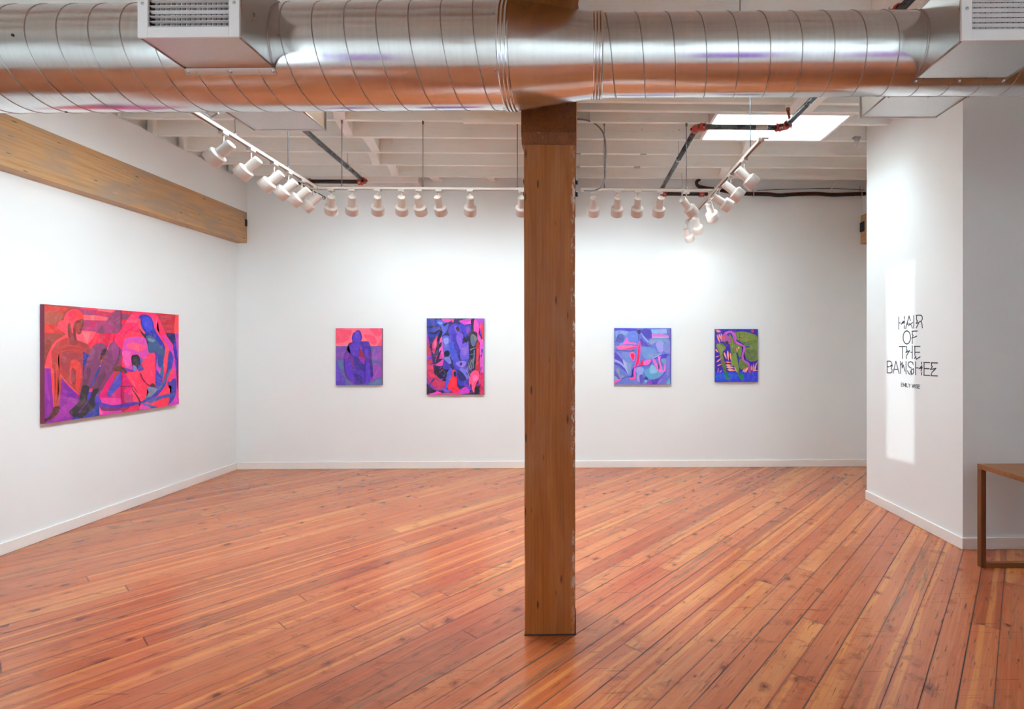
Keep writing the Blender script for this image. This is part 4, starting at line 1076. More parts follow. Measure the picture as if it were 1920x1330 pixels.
# ---- the two panel painting on the left wall
XC = -4.350
DIP = [
 ('#A2463C', [(60, 60), (870, 60), (870, 1200), (60, 1300)], False),
 ('#B8503F', [(110, 160), (300, 170), (300, 300), (110, 300)], False), ('#A85648', [(122, 195), (330, 210), (320, 300), (122, 300)], False),
 ('#DE4138', [(122, 300), (330, 302), (330, 385), (122, 382)], False), ('#C43A36', [(150, 305), (200, 305), (270, 385), (220, 385)], False),
 ('#D03C38', [(122, 120), (340, 140), (320, 168), (122, 160)], False), ('#B04238', [(122, 100), (480, 130), (470, 150), (122, 125)], False),
 ('#9C4A40', [(122, 385), (330, 385), (330, 640), (122, 640)], False), ('#8C4036', [(122, 460), (210, 470), (170, 560), (122, 600)]),
 ('#B03A62', [(440, 128), (870, 165), (870, 500), (560, 560), (430, 480)], False),
 ('#A0406A', [(470, 165), (640, 185), (700, 215), (480, 205)], False), ('#D02C50', [(560, 175), (740, 190), (760, 225), (640, 210)], False),
 ('#F8465C', [(462, 131), (870, 166), (870, 188), (780, 184), (640, 165), (470, 148)], False), ('#FF6468', [(620, 150), (790, 165), (760, 186), (640, 170)], False),
 ('#FF5A64', [(488, 208), (640, 215), (742, 236), (712, 262), (490, 256)], False), ('#FF7474', [(560, 212), (600, 214), (590, 260), (560, 258)], False),
 ('#E22446', [(700, 262), (870, 250), (870, 300), (672, 292)], False),
 ('#A83E70', [(500, 270), (690, 278), (640, 345), (600, 372), (498, 350)], False), ('#C03060', [(560, 275), (640, 278), (560, 358), (520, 352)], False),
 ('#EC2448', [(600, 378), (870, 380), (870, 560), (560, 560), (520, 495)], False), ('#D42448', [(640, 385), (760, 385), (720, 540), (660, 480)], False), ('#FF3E50', [(600, 380), (650, 380), (610, 470), (570, 500)], False),
 ('#8E4268', [(632, 350), (690, 290), (760, 205), (800, 162), (870, 165), (870, 345), (810, 385), (626, 385)], False), ('#A43C70', [(690, 295), (740, 270), (790, 300), (770, 380), (700, 382)], False), ('#7A4258', [(632, 350), (672, 310), (690, 380), (626, 384)], False),
 ('#FF5868', [(415, 362), (500, 358), (612, 370), (585, 430), (525, 496), (480, 465), (430, 450)], False), ('#FF7078', [(480, 375), (560, 375), (530, 480), (500, 450)], False),
 ('#8A2C98', [(60, 718), (176, 716), (205, 1100), (110, 1230), (60, 1280)], False), ('#A038A4', [(100, 740), (140, 740), (150, 900), (190, 1050), (180, 1080), (120, 930)]), ('#70248A', [(76, 800), (95, 800), (100, 1250), (70, 1250)], False),
 ('#8E2A9A', [(180, 1000), (280, 815), (440, 955), (460, 1000), (440, 1100), (420, 1200), (160, 1260), (90, 1260)], False), ('#A034A0', [(280, 1100), (380, 1040), (430, 1090), (300, 1190), (200, 1230)]), ('#7C2A9C', [(300, 880), (350, 900), (420, 980), (360, 1020)]), ('#A238A2', [(350, 1000), (430, 1040), (400, 1160), (330, 1180)]),
 ('#2A3E98', [(484, 555), (575, 600), (520, 720), (478, 900)], False), ('#34449A', [(400, 1160), (560, 1000), (645, 1000), (645, 1200), (380, 1220)], False),
 # seated figure, coral outline then body
 ('#FF4850', [(345, 380), (300, 410), (235, 445), (185, 505), (145, 600), (112, 720), (175, 722), (205, 1112), (262, 1080), (300, 560), (390, 470)], False),
 ('#B4403C', [(235, 470), (330, 425), (380, 470), (440, 465), (520, 500), (575, 555), (560, 590), (520, 575), (486, 560), (484, 900), (468, 985), (400, 935), (350, 890), (268, 775), (280, 850), (262, 1082), (212, 1090), (190, 700), (182, 560)], False),
 ('#A03E44', [(300, 560), (470, 590), (476, 700), (420, 820), (350, 780), (290, 700)]), ('#D6403A', [(370, 650), (450, 660), (470, 760), (440, 940), (400, 860), (360, 860)]), ('#963A3C', [(380, 720), (420, 760), (410, 880), (370, 840)]),
 stripes('#D24A48', [(270, 520), (360, 500), (470, 530)], 10, 3), stripes('#C8463F', [(280, 560), (380, 545), (480, 560)], 10, 4), stripes('#92383A', [(300, 540), (400, 520), (480, 545)], 7, 3), stripes('#D04440', [(255, 560), (240, 640), (262, 770)], 12, 4), stripes('#8E3A3C', [(280, 600), (285, 680), (300, 760)], 10, 3), stripes('#FF5058', [(268, 770), (320, 850), (400, 930), (462, 990)], 9, 6), stripes('#D8442F', [(225, 700), (232, 850), (222, 1060)], 16, 8),
 stripes('#8C4438', [(250, 800), (258, 940), (235, 1040)], 12, 6), stripes('#FF4A4E', [(196, 720), (205, 900), (206, 1100)], 12, 6),
 ('#964040', [(336, 300), (358, 276), (380, 330), (398, 420), (440, 480), (400, 500), (370, 490), (344, 420)]), ('#A23C3A', [(440, 470), (510, 480), (560, 530), (570, 580), (520, 560), (490, 520)]),
 ('#FF4654', [(238, 310), (250, 275), (285, 258), (300, 256), (312, 205), (352, 168), (420, 156), (470, 185), (492, 245), (440, 262), (400, 292), (392, 380), (378, 375), (368, 300), (352, 278), (338, 310), (336, 400), (300, 378), (262, 355), (240, 330)]),
 ('#FF2E48', [(350, 190), (400, 165), (440, 200), (400, 250), (360, 260)]), ('#E8403C', [(425, 165), (470, 190), (488, 240), (450, 250), (430, 220)]),
 ('#8E4038', [(400, 290), (425, 262), (470, 248), (492, 245), (490, 300), (478, 340), (462, 388), (435, 395), (420, 370), (415, 440), (398, 420), (392, 350)]), ('#AC4038', [(425, 300), (455, 290), (462, 320), (440, 380), (424, 370)]),
 stripes('#4A2A2C', [(420, 280), (440, 272), (465, 282)], 7, 3), stripes('#4A2A2C', [(446, 352), (470, 345)], 8, 5), stripes('#5C3834', [(486, 262), (484, 300), (474, 330)], 9, 6), stripes('#502E30', [(470, 350), (462, 380), (444, 392)], 6, 3),
 stripes('#74383A', [(350, 300), (352, 390), (372, 470)], 12, 5), stripes('#74383A', [(396, 330), (400, 410), (425, 470)], 12, 6),
 ('#5E3834', [(205, 1092), (262, 1080), (258, 1140), (200, 1200), (120, 1242), (100, 1222), (160, 1182)], False), ('#3C3028', [(100, 1214), (150, 1196), (185, 1180), (160, 1215), (120, 1236)]),
 ('#B03068', [(640, 700), (870, 640), (870, 1200), (640, 1200)], False),
 ('#D02874', [(650, 900), (760, 760), (870, 700), (870, 1060), (700, 1060), (630, 1020)], False), ('#E8186A', [(690, 830), (740, 850), (700, 960), (650, 1000), (640, 950)]), ('#B84A86', [(650, 900), (700, 860), (690, 900), (650, 960)]),
 ('#C83C3C', [(770, 740), (850, 760), (800, 860), (780, 800)]),
 ('#E83C98', [(640, 1000), (870, 1010), (870, 1160), (640, 1180)], False),
 # legs
 ('#3048A0', [(660, 690), (650, 730), (590, 860), (560, 910), (535, 905), (560, 830), (610, 740), (640, 690)], False), ('#E03C84', [(532, 918), (578, 916), (572, 946), (530, 948)], False), ('#5038B0', [(528, 950), (572, 946), (560, 990), (530, 1030), (515, 1000)], False), ('#8070D0', [(636, 692), (658, 690), (656, 706), (634, 706)], False), ('#C05838', [(655, 625), (676, 622), (664, 678), (642, 680)], False),
 ('#7E4066', [(560, 545), (585, 505), (635, 480), (690, 492), (716, 530), (680, 590), (650, 680), (600, 790), (545, 915), (525, 1000), (520, 1060), (460, 1110), (440, 1010), (475, 890), (500, 700)]),
 ('#6C3A5A', [(520, 720), (560, 740), (530, 860), (500, 900), (490, 830)]),
 ('#383438', [(478, 890), (545, 900), (524, 1000), (520, 1050), (450, 1110), (412, 1186), (385, 1178), (356, 1136), (420, 1068), (458, 1010)]),
 ('#3A2C34', [(690, 530), (665, 560), (650, 610), (655, 640), (680, 600), (710, 540)]),
 ('#7C3E68', [(712, 545), (728, 500), (760, 462), (800, 448), (842, 480), (862, 560), (862, 620), (800, 720), (725, 830), (665, 930), (625, 980), (575, 940), (620, 800), (660, 690)]),
 ('#92407A', [(760, 480), (800, 465), (830, 500), (820, 600), (780, 640), (760, 560)]), ('#6A3C56', [(640, 800), (700, 760), (690, 820), (620, 930), (590, 920)]),
 stripes('#5A3450', [(835, 540), (820, 640), (770, 720)], 14, 5),
 ('#38333A', [(578, 930), (640, 920), (610, 1000), (600, 1080), (540, 1140), (480, 1192), (440, 1190), (410, 1160), (450, 1110), (540, 1040)]), stripes('#8A3C9C', [(440, 1150), (480, 1100), (520, 1060)], 8, 3),
 stripes('#8C8A50', [(372, 1130), (384, 1150)], 3), stripes('#8C8A50', [(366, 1140), (378, 1162)], 3), stripes('#FF4C70', [(716, 540), (735, 490), (775, 452)], 12, 5),
 # magenta lap, blue band
 ('#5048B0', [(870, 740), (845, 742), (800, 800), (708, 968), (742, 998), (800, 930), (870, 860)], False), ('#7058B8', [(800, 800), (840, 760), (820, 830), (770, 880)], False),
 ('#5038A8', [(600, 1010), (640, 1040), (760, 1072), (870, 1064), (870, 1096), (760, 1106), (640, 1082), (598, 1050)]), ('#6048B8', [(600, 1000), (625, 960), (640, 1000), (660, 1040), (610, 1040)]),
 ('#7C3468', [(640, 1086), (870, 1106), (870, 1130), (700, 1130), (660, 1120)], False), ('#D83CA4', [(640, 1150), (870, 1120), (870, 1160), (640, 1190)], False), ('#F070A0', [(640, 1088), (655, 1130), (680, 1150), (645, 1160)]),
 # right panel
 ('#F02E5C', [(850, 120), (1450, 180), (1450, 1120), (850, 1200)], False),
 ('#E0243E', [(850, 160), (960, 180), (960, 280), (850, 300)], False), ('#8A4264', [(850, 195), (950, 205), (930, 250), (850, 255)], False), ('#9A4068', [(850, 300), (905, 295), (860, 380), (850, 380)], False),
 ('#C82A3C', [(1160, 180), (1450, 200), (1450, 400), (1250, 400)], False), stripes('#8E3A48', [(1190, 235), (1260, 240), (1310, 245)], 16, 2), stripes('#9A3848', [(1230, 300), (1290, 296), (1340, 305)], 12, 2), stripes('#9A3040', [(1240, 350), (1330, 345)], 12, 2), stripes('#8A3442', [(1220, 375), (1310, 380)], 10, 2),
 ('#FF4A54', [(1372, 205), (1420, 205), (1420, 400), (1362, 392), (1356, 320)], False),
 ('#2C2C68', [(1262, 388), (1300, 382), (1362, 386), (1382, 480), (1400, 620), (1400, 1080), (1378, 1080), (1376, 800), (1345, 490)], False), ('#3A30B0', [(1350, 480), (1372, 440), (1392, 620), (1390, 800), (1374, 700)], False),
 ('#C040B4', [(1364, 388), (1420, 386), (1420, 700), (1392, 620)], False), ('#E03C80', [(1396, 620), (1420, 620), (1420, 1080), (1396, 1080)], False),
 ('#FA2C60', [(780, 445), (860, 330), (925, 225), (990, 178), (1120, 180), (1185, 200), (1230, 280), (1280, 400), (1340, 500), (1372, 700), (1385, 900), (1385, 1090), (1000, 1130), (900, 800), (856, 560)]),
 ('#FF3E6C', [(940, 210), (1010, 200), (1010, 250), (920, 250)], False), ('#FF5078', [(905, 255), (1010, 250), (1000, 285), (890, 285)], False), ('#E81E5C', [(860, 390), (1000, 300), (1020, 350), (1010, 385), (930, 360), (880, 420)]), ('#FF3850', [(856, 440), (930, 380), (1010, 380), (1060, 430), (950, 415), (880, 450)]),
 ('#FF3C70', [(1140, 210), (1200, 250), (1190, 330), (1240, 450), (1200, 420), (1160, 320)]),
 ('#D83CB8', [(1238, 395), (1290, 430), (1342, 500), (1366, 640), (1382, 900), (1388, 1090), (1340, 1090), (1352, 900), (1330, 720), (1310, 560), (1262, 470)], False), ('#FF4860', [(1262, 440), (1310, 540), (1316, 620), (1290, 700), (1270, 760), (1250, 700), (1268, 560)]),
 ('#D848A8', [(856, 560), (870, 480), (900, 430), (980, 416), (1060, 425), (1100, 470), (1116, 560), (1112, 660), (1055, 625), (1000, 592), (955, 600), (945, 640), (965, 750), (900, 722), (868, 640)]),
 ('#F05080', [(900, 490), (960, 470), (1000, 480), (1075, 500), (1088, 535), (1010, 560), (970, 540), (930, 545)]), stripes('#FF7478', [(990, 480), (1005, 550)], 7, 3), stripes('#FF7478', [(1020, 490), (1012, 560)], 6, 3), stripes('#C858C0', [(880, 450), (980, 430), (1060, 440)], 10, 5),
 ('#E858A8', [(860, 560), (930, 560), (945, 620), (930, 700), (880, 680)]),
 ('#2E36B4', [(1012, 238), (1040, 208), (1090, 205), (1132, 232), (1158, 290), (1172, 350), (1215, 420), (1262, 500), (1262, 560), (1200, 480), (1150, 420), (1090, 408), (1074, 370), (1040, 320), (1034, 250)]),
 ('#4048D4', [(1050, 250), (1100, 228), (1140, 265), (1146, 350), (1110, 385), (1080, 350), (1060, 300)]), stripes('#6A6CE0', [(1086, 280), (1084, 330)], 5, 3), stripes('#20206A', [(1064, 352), (1092, 352)], 6, 3), ('#3438A0', [(1085, 390), (1150, 360), (1170, 420), (1130, 430)]),
 ('#F04850', [(1010, 248), (1032, 244), (1036, 300), (1052, 346), (1072, 376), (1060, 392), (1030, 345), (1010, 300)]),
 ('#302C38', [(1022, 340), (1052, 378), (1085, 398), (1102, 440), (1104, 500), (1084, 440), (1050, 400)]),
 ('#44608C', [(1085, 412), (1150, 418), (1220, 490), (1266, 550), (1256, 640), (1244, 790), (1228, 712), (1180, 705), (1188, 600), (1165, 572), (1112, 566), (1106, 480)]), ('#3E4CA0', [(1160, 600), (1240, 600), (1240, 720), (1186, 700)]), ('#7090A0', [(1110, 430), (1170, 450), (1150, 470), (1110, 455)]),
 ('#5A40A8', [(1170, 570), (1192, 560), (1190, 640), (1176, 620)]), ('#D848B8', [(1195, 590), (1200, 700), (1232, 720), (1235, 790), (1180, 735), (1186, 690)]),
 ('#4C6E94', [(1230, 715), (1250, 690), (1256, 760), (1235, 850), (1190, 930), (1120, 1000), (1050, 1060), (990, 1062), (1090, 985), (1190, 880)]),
 ('#FF3C62', [(1040, 640), (1075, 630), (1112, 590), (1170, 575), (1176, 700), (1184, 900), (1130, 880), (1060, 820), (1022, 730), (1058, 720)]), ('#FF3A5C', [(884, 800), (900, 768), (960, 745), (1030, 735), (1030, 830), (1100, 890), (1150, 940), (1080, 1010), (1035, 1035), (990, 985), (935, 880)]),
 stripes('#7A2848', [(1034, 770), (1060, 830), (1110, 880), (1190, 915)], 9, 9), ('#5A3838', [(1120, 890), (1150, 862), (1180, 895), (1205, 918), (1150, 908)]), stripes('#FF5C78', [(920, 780), (960, 860), (1000, 950)], 8, 4),
 ('#30303A', [(948, 625), (972, 594), (1010, 594), (1030, 640), (1028, 690), (1042, 722), (1012, 734), (985, 706), (955, 672)]), ('#4A48A8', [(1010, 690), (1040, 700), (1062, 730), (1012, 745)]), ('#6060B8', [(1030, 620), (1055, 640), (1040, 690), (1030, 660)]), ('#7080C0', [(962, 690), (1000, 720), (965, 750)]),
 ('#6C4038', [(768, 706), (850, 700), (905, 752), (880, 772), (848, 748), (790, 745)]), stripes('#3A2C34', [(840, 712), (880, 735), (902, 758)], 10, 5), ('#7038A8', [(880, 716), (965, 740), (960, 756), (900, 748)]),
 ('#3C3CB4', [(1182, 742), (1215, 775), (1244, 822), (1218, 900), (1200, 918), (1176, 900)]), stripes('#4A44C0', [(1200, 780), (1205, 900)], 8, 5),
 ('#7888A8', [(1092, 905), (1140, 900), (1200, 925), (1150, 975), (1085, 1000), (1110, 950)]), stripes('#FF4668', [(1110, 962), (1140, 955)], 6, 6),
 ('#3C40A8', [(1312, 552), (1340, 590), (1348, 640), (1330, 720), (1290, 820), (1260, 900), (1190, 985), (1100, 1040), (1030, 1062), (1000, 1050), (1120, 1000), (1230, 880), (1286, 740), (1296, 620)]), ('#4C6898', [(1290, 760), (1320, 720), (1300, 800), (1240, 900), (1200, 920), (1256, 830)]),
 ('#4440A8', [(1298, 850), (1350, 822), (1376, 830), (1374, 940), (1350, 1020), (1296, 1072), (1318, 1000), (1330, 900), (1300, 880)]), ('#FF3A60', [(1210, 960), (1300, 910), (1310, 940), (1230, 985)]), ('#FF3A60', [(1320, 750), (1356, 720), (1352, 800), (1310, 850)]), ('#4A58A8', [(1090, 1040), (1200, 990), (1330, 960), (1360, 950), (1350, 990), (1240, 1010), (1150, 1050)]),
 ('#FF3450', [(1130, 1060), (1260, 1010), (1300, 1040), (1260, 1100), (1180, 1105)]), ('#5C6CA8', [(1050, 1062), (1130, 1070), (1200, 1100), (1120, 1112)]), ('#3A38A0', [(1110, 1098), (1190, 1088), (1200, 1110), (1130, 1120)]),
 ('#B82458', [(860, 900), (950, 880), (1000, 960), (960, 1050), (860, 1060)]), ('#E81E78', [(870, 930), (940, 900), (955, 980), (900, 970)]), ('#C03A78', [(880, 960), (950, 990), (956, 1050), (880, 1040)]), ('#D8186C', [(862, 760), (930, 850), (935, 900), (862, 890)]), stripes('#6C2448', [(840, 892), (930, 896)], 10, 8),
 ('#FF3C5C', [(958, 900), (1010, 990), (1020, 1050), (962, 1050)]), stripes('#4A2040', [(950, 920), (1000, 990), (1022, 1040), (1020, 1120)], 8, 20), ('#5038A8', [(856, 1060), (960, 1046), (1010, 1046), (1010, 1062), (900, 1094), (856, 1098)]),
 ('#E8285A', [(860, 1140), (940, 1090), (1010, 1072), (1012, 1120), (900, 1142)]), ('#A83058', [(856, 1100), (930, 1090), (880, 1130), (856, 1140)]), ('#E848B4', [(1030, 1072), (1110, 1090), (1130, 1112), (1030, 1140)]), ('#D83CB8', [(1300, 1080), (1390, 1000), (1400, 1080), (1290, 1120)]),
]
FR = (60, 550, 5.114)
c00 = on_x(60+120/5.114, 550+100/5.114, XC); c10 = on_x(60+1405/5.114, 550+212/5.114, XC); c01 = on_x(60+118/5.114, 550+1250/5.114, XC); c11 = on_x(60+1397/5.114, 550+1068/5.114, XC)
ya, ym, yb_ = (c00.y+c01.y)/2, on_x(60+855/5.114, 660, XC).y, (c10.y+c11.y)/2
z1, z0 = (c00.z+c10.z)/2, (c01.z+c11.z)/2
root = empty('two_panel_painting', (XC, ym, z0)); tag(root, 'large red and purple two panel painting of seated figures on left wall', 'painting')
for (u0, u1) in ((ya, ym-.0012), (ym+.0012, yb_)):
    m = MB(); m.box((XL+.0005, u0, z0), (XC-.0004, u1, z1), .0015); cv = m.build('canvas_panel', m_plain('dark_red_canvas_edge', '#7A2C48', .6) if 'dark_red_canvas_edge' not in bpy.data.materials else bpy.data.materials['dark_red_canvas_edge'], root)
    paint_mesh('painted_surface', cv, FR, ('x', XC-.0003, 1), (u0, u1, z0, z1), DIP)

def canvas(name, lab, frame, corners, polys, edgecol, depth=.034):
    """corners in frame units: x0,y0,x1,y1"""
    x0, y0, s = frame; yc = YB-depth
    a = on_y(x0+corners[0]/s, y0+corners[1]/s, yc); b = on_y(x0+corners[2]/s, y0+corners[3]/s, yc)
    root = empty(name, ((a.x+b.x)/2, yc, b.z)); tag(root, lab, 'painting', 'small paintings on the back wall')
    m = MB(); m.box((a.x, yc+.0004, b.z), (b.x, YB-.0001, a.z), .0012); cv = m.build('canvas', m_plain('canvas_edge', edgecol, .6), root)
    paint_mesh('painted_surface', cv, frame, ('y', yc+.0003, -1), (a.x, b.x, b.z, a.z), polys)

# ---- seated figure from behind
P2 = [
 ('#FF6A80', [(150, 100), (1050, 100), (1050, 480), (150, 480)], False), ('#F0506C', [(187, 210), (300, 180), (430, 180), (470, 200), (430, 330), (330, 400), (230, 425), (187, 400)]), ('#F0506C', [(187, 140), (360, 140), (280, 180), (187, 200)]),
 ('#EE4E6C', [(690, 270), (790, 265), (880, 300), (915, 380), (900, 440), (830, 430), (740, 360)]), ('#EE4E70', [(800, 140), (1050, 140), (1010, 250), (930, 295), (860, 260)]), ('#F0506C', [(940, 440), (1010, 330), (1030, 470), (940, 470)]),
 ('#5C6096', [(150, 468), (1050, 468), (1050, 1200), (150, 1200)], False), ('#7A4CA8', [(187, 500), (330, 480), (350, 600), (300, 720), (187, 730)]), ('#54709C', [(220, 740), (340, 720), (340, 860), (280, 880)]),
 ('#8A50AC', [(820, 580), (1010, 520), (1010, 720), (940, 730), (830, 680)]), ('#9048AC', [(850, 780), (930, 780), (1010, 850), (1010, 1000), (900, 1050), (820, 1110), (850, 950)]), ('#7E4EA6', [(860, 480), (1010, 470), (1010, 540), (880, 600)]),
 ('#5A44B4', [(150, 740), (210, 770), (300, 950), (370, 1180), (150, 1180)]), ('#6B48C0', [(187, 830), (240, 900), (260, 1060), (187, 1060)]), stripes('#8070C8', [(205, 770), (290, 950), (370, 1165)], 8, 6), stripes('#3C3880', [(195, 745), (280, 910), (355, 1120)], 6, 6),
 ('#5C68A0', [(380, 1080), (500, 1140), (460, 1200), (370, 1200)]), ('#5A74A4', [(800, 1130), (930, 1060), (1010, 1040), (1010, 1200), (780, 1200)]),
 ('#4A3498', [(475, 300), (500, 235), (530, 220), (560, 190), (610, 190), (640, 240), (656, 330), (640, 380), (760, 385), (790, 430), (820, 540), (825, 700), (825, 850), (856, 970), (820, 1060), (760, 1130), (640, 1145), (520, 1140), (430, 1090), (350, 960), (328, 800), (330, 650), (380, 500), (440, 410), (490, 395), (475, 350)]),
 ('#5A3CC0', [(490, 300), (530, 240), (600, 240), (630, 300), (610, 380), (510, 390)]), ('#6244C4', [(530, 230), (560, 205), (600, 215), (600, 330), (540, 330)]), ('#5A3ABA', [(440, 470), (500, 410), (600, 400), (600, 560), (590, 640), (520, 660), (460, 590)]),
 ('#4A32A0', [(620, 400), (740, 395), (780, 440), (800, 560), (760, 700), (700, 620), (640, 500)]), ('#5A3AC0', [(700, 520), (760, 520), (750, 640), (710, 620)]),
 ('#8038A0', [(345, 640), (400, 580), (440, 600), (430, 660), (380, 700), (340, 700)]), ('#7A3A90', [(420, 700), (500, 690), (500, 830), (480, 830)]), ('#6A3A9C', [(420, 560), (500, 660), (490, 700), (430, 650)]),
 ('#5C38BC', [(350, 720), (420, 710), (480, 840), (460, 930), (500, 970), (520, 1130), (430, 1080), (360, 950)]), ('#3E3290', [(520, 690), (590, 690), (700, 830), (700, 920), (640, 905), (580, 820)]), ('#5636B4', [(480, 880), (600, 900), (700, 930), (700, 1120), (660, 1080), (640, 1010), (560, 960), (490, 960)]),
 ('#3C3088', [(510, 970), (580, 965), (640, 1010), (665, 1080), (640, 1140), (590, 1130), (550, 1050)]), ('#5836C0', [(720, 800), (790, 760), (800, 950), (840, 1000), (770, 1110), (720, 1130)]), ('#3C2C88', [(790, 700), (825, 720), (850, 970), (820, 1040), (800, 900)]),
 ('#A02838', [(625, 520), (650, 530), (670, 600), (710, 680), (640, 665), (595, 640), (615, 570)]), ('#8A2EA8', [(595, 650), (700, 690), (700, 780), (670, 780), (610, 710)]), ('#8A38A0', [(620, 470), (660, 500), (650, 525), (622, 520)]),
 stripes('#2C2670', [(520, 660), (580, 655)], 9, 6), stripes('#3A2C80', [(710, 700), (712, 900), (700, 1120)], 10, 8), stripes('#3A2C80', [(440, 410), (385, 500), (400, 560), (500, 660)], 16, 10), stripes('#6C2C78', [(332, 660), (332, 820), (370, 960), (450, 1090), (530, 1140)], 9, 9), stripes('#6C2C70', [(800, 560), (800, 700), (810, 830)], 9, 6),
]
canvas('figure_painting', 'purple seated figure painting under a pink sky, leftmost on back wall', (610, 600, 9.5), (187, 150, 1008, 1165), P2, '#6A2A58')

